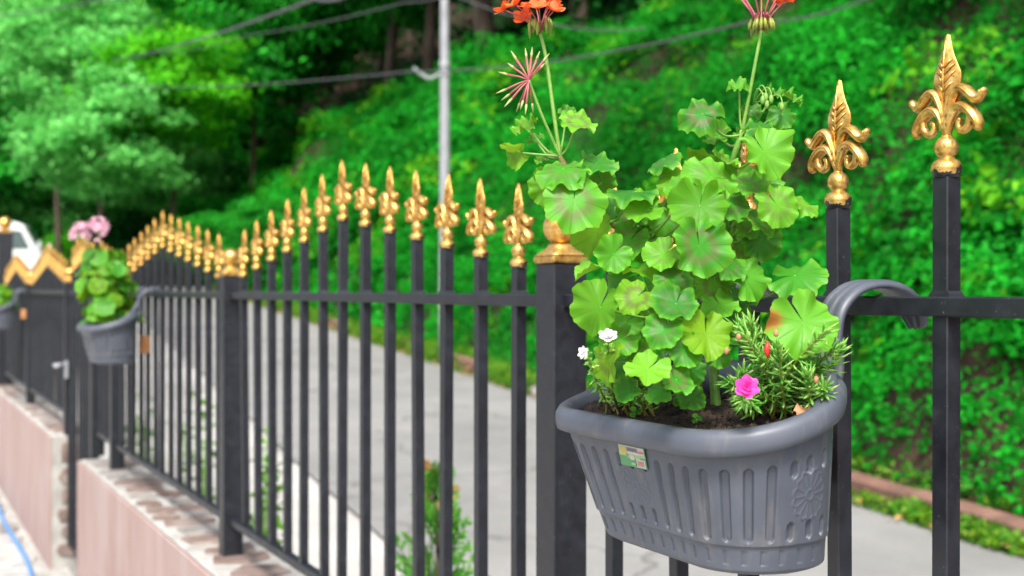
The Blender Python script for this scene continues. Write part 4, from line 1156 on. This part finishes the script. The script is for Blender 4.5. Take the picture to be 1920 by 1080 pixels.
def petal_pts(L, W, n=6):
    out = []
    for i in range(n + 1):
        t = i/n; w = W*math.sin(math.pi*min(1, .12 + .80*t))**.8 * (1 if t < .95 else .8)
        for s_ in (-1, -.4, .4, 1): out.append((w*s_*.5, L*t, .12*L*t*t - .06*L*abs(s_)*t))
    F = []
    for i in range(n):
        for j in range(3): F.append((i*4+j, i*4+j+1, (i+1)*4+j+1, (i+1)*4+j))
    return out, F
def floret(parent, pos, nrm, size, m_, rnd, np_=5, name='floret', open_=.35):
    V0, F0 = petal_pts(size, size*.78); n = nrm.normalized(); x = n.orthogonal().normalized(); y = n.cross(x)
    m = MB(); a0 = rnd.uniform(0, 6.28)
    for k in range(np_):
        a = a0 + 2*math.pi*k/np_ + rnd.uniform(-.12, .12); u = (x*math.cos(a) + y*math.sin(a)); w = n.cross(u)
        e = open_ + rnd.uniform(-.1, .25)
        u2 = (u*math.cos(e) + n*math.sin(e)); n2 = (n*math.cos(e) - u*math.sin(e))
        m.add([tuple(Vector(pos) + w*v[0] + u2*v[1] + n2*v[2]) for v in V0], F0, True)
    return m.build(name, m_, parent)
ger = build_geranium()

# moss roses (needle-leaved) ---------------------------------------------------
def needle_plant(name, base, label, stems, m_leaf='needle', seed=0, nl=26, Ln=.015, flowers=()):
    rnd = random.Random(seed); t = empty(name, base, label, 'plant')
    sm = MB(); V = []; F = []
    for (b, tip, bend) in stems:
        mid = (b + tip)*.5 + bend; pts = spline([b, mid, tip], 7); n = len(pts)
        sm.tube(pts, [.0016 - .0007*i/(n-1) for i in range(n)], 6)
        for k in range(nl):
            f = .22 + .78*(k/(nl-1))**.8; i = min(int(f*(n-1)), n-2); p = pts[i].lerp(pts[i+1], f*(n-1) - i)
            ax = (pts[i+1]-pts[i]).normalized(); a = k*2.4 + rnd.uniform(-.3, .3)
            x = ax.orthogonal().normalized(); y = ax.cross(x); out = x*math.cos(a) + y*math.sin(a)
            el = .25 + .9*max(0, f-.55)*2 + rnd.uniform(-.2, .25); dr = (out*math.cos(el) + ax*math.sin(el)).normalized()
            L = Ln*rnd.uniform(.65, 1.2); w = .0016*rnd.uniform(.8, 1.25)
            side = dr.cross(ax).normalized(); nn = side.cross(dr).normalized(); c1 = p + dr*L*.55 + ax*L*.03; c2 = p + dr*L*.95 + ax*L*.22 + UP*(-.08*L)
            ring = lambda c_, r_: [c_ + side*r_, c_ + nn*r_*.7, c_ - side*r_, c_ - nn*r_*.7]
            q0, q1 = ring(p, w*.7), ring(c1, w); b0 = len(V)
            V += [tuple(v) for v in q0 + q1] + [tuple(c2)]
            for j in range(4):
                j2 = (j+1) % 4; F += [(b0+j, b0+j2, b0+4+j2), (b0+j, b0+4+j2, b0+4+j), (b0+4+j, b0+4+j2, b0+8)]
    sm.build('stems', M['m_stem'], t); o = mesh_np('needle_leaves', V, F, M[m_leaf], t, True); o['kind'] = 'stuff'
    return t
random.seed(21)
stems = []
for k in range(27):
    b = soilp(random.uniform(1385, 1535), random.uniform(768, 788)) - UP*.004
    f_ = (b - CAM).dot(FW)
    tip = P(random.uniform(1358, 1565), random.uniform(605, 735), f_ + random.uniform(-.09, .0))
    stems.append((b, tip, Vector((random.uniform(-.008,.008), random.uniform(-.008,.008), .004))))
stems += [(soilp(1490, 772), G(1577, 655, 1.17), Vector((0,0,-.006))), (soilp(1420, 785), G(1392, 748, 1.10), Vector((0,0,.006)))]
mr = needle_plant('moss_rose', soilp(1455, 780), 'needle-leaved moss rose with magenta flower at the planter right side', stems, seed=1, nl=42, Ln=.017)
rnd = random.Random(5)
fl = G(1400, 727, 1.075)
for s_, z_ in ((.0125, .1), (.011, .45), (.008, .9)):
    floret(mr, fl, cam_dir((-.05, .35, .95)), s_, M['petal_mag'], rnd, 6, 'magenta_flower' if s_ > .012 else 'inner_petals', z_)
m = MB(); m.tube([G(1440, 672, 1.12), G(1438, 655, 1.12), G(1440, 640, 1.12)], [.001, .0036, .0012], 8); m.build('red_bud', mat('red_bud', (.55,.03,.02), .4), mr)
for (px, py) in [(1385,632),(1362,658),(1455,625),(1463,660),(1530,712)]:
    m = MB(); m.sphere(G(px, py, 1.12), .0026, 8, 6, (1,1,1.4)); m.build('seed_head', M['dry'], mr)
stems = []
for k in range(17):
    b = soilp(random.uniform(1135, 1235), random.uniform(772, 782)) - UP*.004; f_ = (b - CAM).dot(FW)
    stems.append((b, P(random.uniform(1112, 1225), random.uniform(640, 740), f_ + random.uniform(-.05, .02)), Vector((random.uniform(-.01,.01), 0, .004))))
stems.append((soilp(1150, 776), G(1103, 668, 1.16), Vector((-.006,0,0))))
stems.append((soilp(1160, 776), G(1140, 645, 1.17), Vector((-.006,0,0))))
wr = needle_plant('moss_rose', soilp(1180, 780), 'white-flowered moss rose at the left end of the nearest planter', stems, seed=2, nl=40, Ln=.012)
for (px, py, s_, nv) in [(1140, 632, .0100, (-.1,.75,.6)), (1095, 661, .0072, (-.75,.1,.6))]:
    for q_, z_ in ((1, .2), (.85, .6), (.6, 1.0)): floret(wr, G(px, py, 1.125), cam_dir(nv), s_*q_, M['petal_white'], rnd, 6, 'white_flower' if q_ == 1 else 'inner_petals', z_)
# seedlings and a dry leaf on the soil
def seedling(px, py, d, s_, label, n=5):
    d = (soilp(px, py + 16) - CAM).dot(FW) - .0; b = P(px, py + 16, d); t = empty('seedling', b, label, 'plant', 'seedlings in the nearest planter'); r_ = random.Random(px)
    m = MB(); m.tube([b - UP*.01, P(px, py+4, d), P(px, py, d)], .0007, 5); m.build('stem', M['g_stem'], t)
    for k in range(n):
        a = k*2*math.pi/n; c_ = P(px, py, d) + RT*math.cos(a)*s_*1.1 + UP*math.sin(a)*s_*.9
        V, F, UV = leaf_mesh(s_, k, cup=.1, na=14, nr=3, ruff=.02); n_ = cam_dir((.2*math.cos(a), .6, .75)); t_ = (RT*math.cos(a) + UP*math.sin(a)); t_ -= n_*t_.dot(n_); t_.normalize(); x_ = t_.cross(n_)
        Rm = np.array([[x_[0], t_[0], n_[0]], [x_[1], t_[1], n_[1]], [x_[2], t_[2], n_[2]]])
        o = mesh_np('leaf', V @ Rm.T, F, M['g_leaf'], t, True, UV, local=True); o.location = c_ - b
seedling(1275, 752, 1.10, .0045, 'small clover-like seedling on the soil at the planter middle')
seedling(1480, 752, 1.16, .006, 'small pale seedling below the moss rose', 3)
seedling(1190, 772, 1.12, .0035, 'tiny seedling by the lip below the sticker side', 3)
seedling(1306, 784, 1.06, .003, 'tiny yellow-green seedling at the front lip', 3)
V, F, UV = leaf_mesh(.011, 77, cup=.25, ruff=.25, na=24, nr=4)
p_ = G(1508, 776, 1.13); 
o = mesh_np('fallen_leaf', V, F, M['dry'], None, True, UV); o.location = p_; o.rotation_euler = (.5, .2, 1.0); tag(o, 'curled dry brown leaf on the soil at the planter right end', 'leaf')
# pale tape tying the geranium back
m = MB(); pts = spline([G(1316, 588, 1.27), G(1345, 584, 1.255), G(1372, 577, 1.26), G(1398, 565, 1.30)], 5); rings = []
for p in pts:
    rings.append([tuple(p + UP*.0052 - FW*.0006), tuple(p - UP*.0052 - FW*.0006), tuple(p - UP*.0052 + FW*.0004), tuple(p + UP*.0052 + FW*.0004)])
m.loft(rings, True); tag(m.build('plant_tie', M['tape']), 'pale green tape tying the geranium stem to the fence', 'plant tie')
# thin reddish sprout at the right end
m = MB(); sp_ = empty('sprout', G(1540, 765, 1.15), 'thin reddish sprout with a withered bud at the planter right end', 'plant')
m.tube(spline([G(1541, 772, 1.15), G(1536, 740, 1.15), G(1531, 715, 1.15)], 4), .0008, 6); m.build('stem', M['pedicel'], sp_)
m = MB(); m.tube([G(1532, 718, 1.15), G(1531, 708, 1.15), G(1530, 700, 1.15)], [.001, .0026, .0008], 7); m.build('bud', M['dry'], sp_)

# ------------------------------------------------------------------ planters further along the fence
def far_geranium(dx, seed, label, nleaf, flower, hgt, cat='plant'):
    rnd = random.Random(seed); base = Vector((PCX + dx, PCY, soil_z(PCY))); g = empty('geranium', base, label, cat)
    st = []
    m = MB()
    for k in range(4):
        tip = base + Vector((rnd.uniform(-.09,.09), rnd.uniform(-.07,.05), hgt*rnd.uniform(.7, 1))); pts = spline([base + Vector((rnd.uniform(-.03,.03), rnd.uniform(-.03,.03), 0)), (base+tip)*.5 + Vector((rnd.uniform(-.02,.02),0,0)), tip], 6)
        m.tube(pts, [.0045 - .002*i/(len(pts)-1) for i in range(len(pts))], 7); st += pts[3:]
    m.build('stem', M['g_wood'], g)
    for k in range(nleaf):
        z = rnd.random()**.8; a = rnd.uniform(0, 6.28); w = .19*(1 - .40*z)
        pos = base + Vector((math.cos(a)*w*rnd.uniform(.5,1)*.9, math.sin(a)*w*rnd.uniform(.5,1)*.75 - .01, .01 + z*hgt))
        out = Vector((math.cos(a), math.sin(a), rnd.uniform(.25, 1.1))).normalized(); td = Vector((math.cos(a), math.sin(a), -.5))
        node = min(st, key=lambda q_: (q_-pos).length)
        place_leaf(g, pos, rnd.uniform(.026, .042), out, td, seed*100+k, dict(cup=.1, ruff=.07, na=28, nr=4), node, mt='g_lime' if rnd.random() < .5 else 'g_leaf')
    for (fx, fy, fz) in flower:
        hub = base + Vector((fx, fy, fz)); node = max(st, key=lambda q_: q_.z)
        m = MB(); m.tube(spline([node, (node+hub)*.5 + Vector((.005,0,0)), hub], 5), .0019, 6); m.build('flower_stalk', M['g_stem'], g)
        for k in range(16):
            v = Vector((rnd.gauss(0,1), rnd.gauss(0,1), rnd.gauss(.5,.8))).normalized(); floret(g, hub + v*.032, v, .016, M['petal_pink'], rnd)
    return g
p2 = copy_tree(planter); p2['label'] = 'grey planter halfway along the fence under the pale pink flowers'
DX2 = -3.83; p2.location.x += DX2
def drop(o, names):
    for ch in list(o.children):
        if ch.name.split('.')[0] in names:
            for c2 in list(ch.children): bpy.data.objects.remove(c2)
            bpy.data.objects.remove(ch)
drop(p2, ('sticker', 'soil_crumbs'))
far_geranium(DX2, 5, 'bushy geranium with pale pink flower heads in the middle planter', 100, [(-.02, -.03, .385), (.055, -.05, .365), (-.09, -.09, .350), (.02, -.10, .36)], .27)
p3 = copy_tree(planter); p3['label'] = 'grey planter at the left edge on the farthest panel'
DX3 = -8.55; p3.location.x += DX3; drop(p3, ('sticker', 'soil_crumbs'))
far_geranium(DX3, 6, 'low geranium in the planter at the left edge', 44, [], .14)
block(-4.90, EYE - .215, 'orange packing block beside the middle planter')
block(-9.42, EYE - .175, 'orange packing block at the left edge planter')

# ------------------------------------------------------------------ plants between wall and road
def thuja():
    b = onY(818, 1000, 1.50); b.z = EYE - 1.62 + .05
    t = empty('young_thuja', b, 'young thuja with orange dead tips behind the second fence panel', 'shrub'); rnd = random.Random(4)
    m = MB(); m.tube(spline([b, b + Vector((.01,0,.5)), b + Vector((-.01,.01,1.0))], 5), [.014 - .001*i for i in range(11)], 7)
    sprays = {0: ([], []), 1: ([], [])}
    for k in range(84):
        z = rnd.uniform(.10, .98)**(.9 if k % 3 else 1.8); a = rnd.uniform(0, 6.28); L = .38*(1.08 - z)*rnd.uniform(.7, 1.15) + .05
        p0 = b + Vector((0, 0, z*1.0)); dr = Vector((math.cos(a), math.sin(a), 1.1 + z*.7)).normalized(); p1 = p0 + dr*L
        m.tube([p0, p0.lerp(p1, .5) - UP*.01, p1], [.003, .002, .001], 5)
        dead = 1 if (z > .80 and rnd.random() < .16) else 0; V, F = sprays[dead]
        side = dr.cross(Vector((math.cos(a+1.2), math.sin(a+1.2), .3))).normalized()
        for q_ in range(38):
            f = rnd.uniform(.2, 1.0); s_ = rnd.choice((-1, 1)); c0 = p0.lerp(p1, f); l = .052*(1.15 - f)*rnd.uniform(.5, 1.2) + .012
            d2 = (dr*rnd.uniform(.6, 1.0) + side*s_*rnd.uniform(.5, .9) + Vector((rnd.gauss(0,.15), rnd.gauss(0,.15), rnd.gauss(0,.15)))).normalized()
            w = d2.cross(side.cross(dr)).normalized()*.0042; n0 = len(V)
            V += [tuple(c0 - w*.6), tuple(c0 + w*.6), tuple(c0 + d2*l*.6 + w), tuple(c0 + d2*l), tuple(c0 + d2*l*.6 - w)]
            F += [(n0, n0+1, n0+2), (n0, n0+2, n0+4), (n0+4, n0+2, n0+3)]
    m.build('stem', M['bark'], t)
    o = mesh_np('foliage', *sprays[0], M['thuja'], t); o['kind'] = 'stuff'
    o = mesh_np('dead_tips', *sprays[1], M['thuja_dead'], t); o['kind'] = 'stuff'; o['label'] = 'orange dead tips'
thuja()
def weed(px, y, top, n, spread, label, seed, sz=.06):
    b = onY(px, 900, y); b.z = EYE - 1.62 + .05; t = empty('weed_bush', b, label, 'weed', 'weeds behind the fence'); rnd = random.Random(seed); m = MB(); pos = []
    for k in range(n):
        tip = b + Vector((rnd.uniform(-spread, spread), rnd.uniform(-spread, spread)*.6, top*rnd.uniform(.55, 1.0))); m.tube([b, (b+tip)*.5 + Vector((rnd.uniform(-.05,.05),0,.05)), tip], [.005, .004, .002], 5)
        for q_ in range(26):
            f = rnd.uniform(.25, 1.02); pos.append(b.lerp(tip, f) + Vector((rnd.gauss(0,.035), rnd.gauss(0,.035), rnd.gauss(0,.02))))
    m.build('stems', M['g_stem'], t); pos = np.array(pos); V, F = leaf_cloud(pos, np.tile(np.array((-.2,-.3,1.)), (len(pos),1)), sz, .5, .5, seed)
    o = mesh_np('leaves', V, F, M['grass'], t); o['kind'] = 'stuff'
weed(492, 1.45, 1.10, 9, .09, 'leafy green weeds right of the second post behind the fence', 1)
weed(372, 1.40, 1.05, 10, .16, 'leafy green weeds behind the third panel left of the second post', 2)
weed(270, 1.45, .95, 9, .18, 'leafy green weeds behind the far end of the third panel', 3)
weed(930, 1.35, .42, 6, .10, 'low weeds right of the young thuja', 4, .04)

# ------------------------------------------------------------------ white van beyond the far panels
def van():
    b = P(28, HOR - (-.02)*FPX/40, 40.0); t = empty('van', b, 'white van parked up the road beyond the far fence', 'van')
    ax = (RT + FW*.22).normalized(); sd_ = Vector((-ax.y, ax.x, 0))
    if sd_.dot(FW) > 0: sd_ = -sd_          # side facing the camera
    def Q(x, y, z): return tuple(b + ax*x + sd_*y + UP*z)
    prof = [(-3.3,.35),(-3.35,.9),(-3.3,2.05),(-3.15,2.25),(.15,2.26),(.40,2.16),(.86,1.32),(1.10,1.16),(1.20,.95),(1.22,.40),(1.1,.30),(-3.2,.30)]
    m = MB(); rings = []
    for y, s_ in ((-.86,.94),(-.80,.99),(.80,.99),(.86,.94)):
        rings.append([Q(-.95 + (x+.95)*s_, y if z < 1.2 else y*(1 - .09*(z-1.2)), 1.3 + (z-1.3)*s_) for x, z in prof])
    m.loft(rings, True); body = m.build('body', M['white_car'], t)
    def pane(name, pts, y, mt, par=t):
        m = MB(); m.add([Q(x, y + .012 - (z-1.2)*.075*(1 if z > 1.2 else 0), z) for x, z in pts] + [Q(x, y - .03 - (z-1.2)*.075*(1 if z > 1.2 else 0), z) for x, z in pts], [tuple(range(len(pts))), tuple(range(2*len(pts)-1, len(pts)-1, -1))] + [(i, len(pts)+i, len(pts)+(i+1) % len(pts), (i+1) % len(pts)) for i in range(len(pts))]); return m.build(name, mt, par)
    pane('side_window', [(-.10,1.36),(.62,1.36),(.34,1.96),(.02,2.00)], .86, M['glass'])
    pane('sliding_door_seam', [(-.55,.45),(-.53,.45),(-.53,2.1),(-.55,2.1)], .862, M['chrome'])
    m = MB(); m.add([Q(.42,-.68,2.10),Q(.42,.68,2.10),Q(.80,.78,1.40),Q(.80,-.78,1.40),Q(.455,-.68,2.13),Q(.455,.68,2.13),Q(.845,.78,1.42),Q(.845,-.78,1.42)], [(3,2,1,0),(4,5,6,7),(0,1,5,4),(1,2,6,5),(2,3,7,6),(3,0,4,7)]); m.build('windscreen', M['glass'], t)
    for x in (.55, -2.4):
        for y in (.80, -.80):
            m = MB(); rings = []
            for rr_, yy in ((.20, y+.09), (.31, y+.09), (.33, y+.05), (.33, y-.09), (.30, y-.11)): rings.append([Q(x + rr_*math.cos(a), yy, .33 + rr_*math.sin(a)) for a in np.linspace(0, 2*math.pi, 18, endpoint=False)])
            m.loft(rings, True, True); w = m.build('wheel', M['rubber'], t)
            m = MB(); m.loft([[Q(x + rr_*math.cos(a), y + .095 + k, .33 + rr_*math.sin(a)) for a in np.linspace(0, 2*math.pi, 14, endpoint=False)] for rr_, k in ((.19, 0), (.17, .01))], True); m.build('hub_cap', M['chrome'], w)
    for y in (.98, -.98):
        m = MB(); m.loft([[Q(.92+dx_, y + .09*e, 1.50+dz_) for dx_, dz_ in ((-.05,-.14),(.05,-.14),(.06,.12),(-.04,.12))] for e in (-1, 1)], True); m.build('mirror', M['white_car'], t)
    for y in (.62, -.62):
        m = MB(); m.loft([[Q(1.17+k, y + dy_, .85+dz_) for dy_, dz_ in ((-.16,-.12),(.16,-.12),(.16,.12),(-.16,.12))] for k in (0, .06)], True); m.build('headlight', M['chrome'], t)
    m = MB(); m.box(0, 1, 0, 1, 0, 1); m.v = [Q(1.14 + .12*v[0], -.82 + 1.64*v[1], .34 + .22*v[2]) for v in m.v]; m.build('bumper', M['chrome'], t)
van()
print('objects', len(bpy.data.objects), 'tris', sum(len(o.data.loop_triangles) or len(o.data.polygons) for o in bpy.data.objects if o.type == 'MESH'))
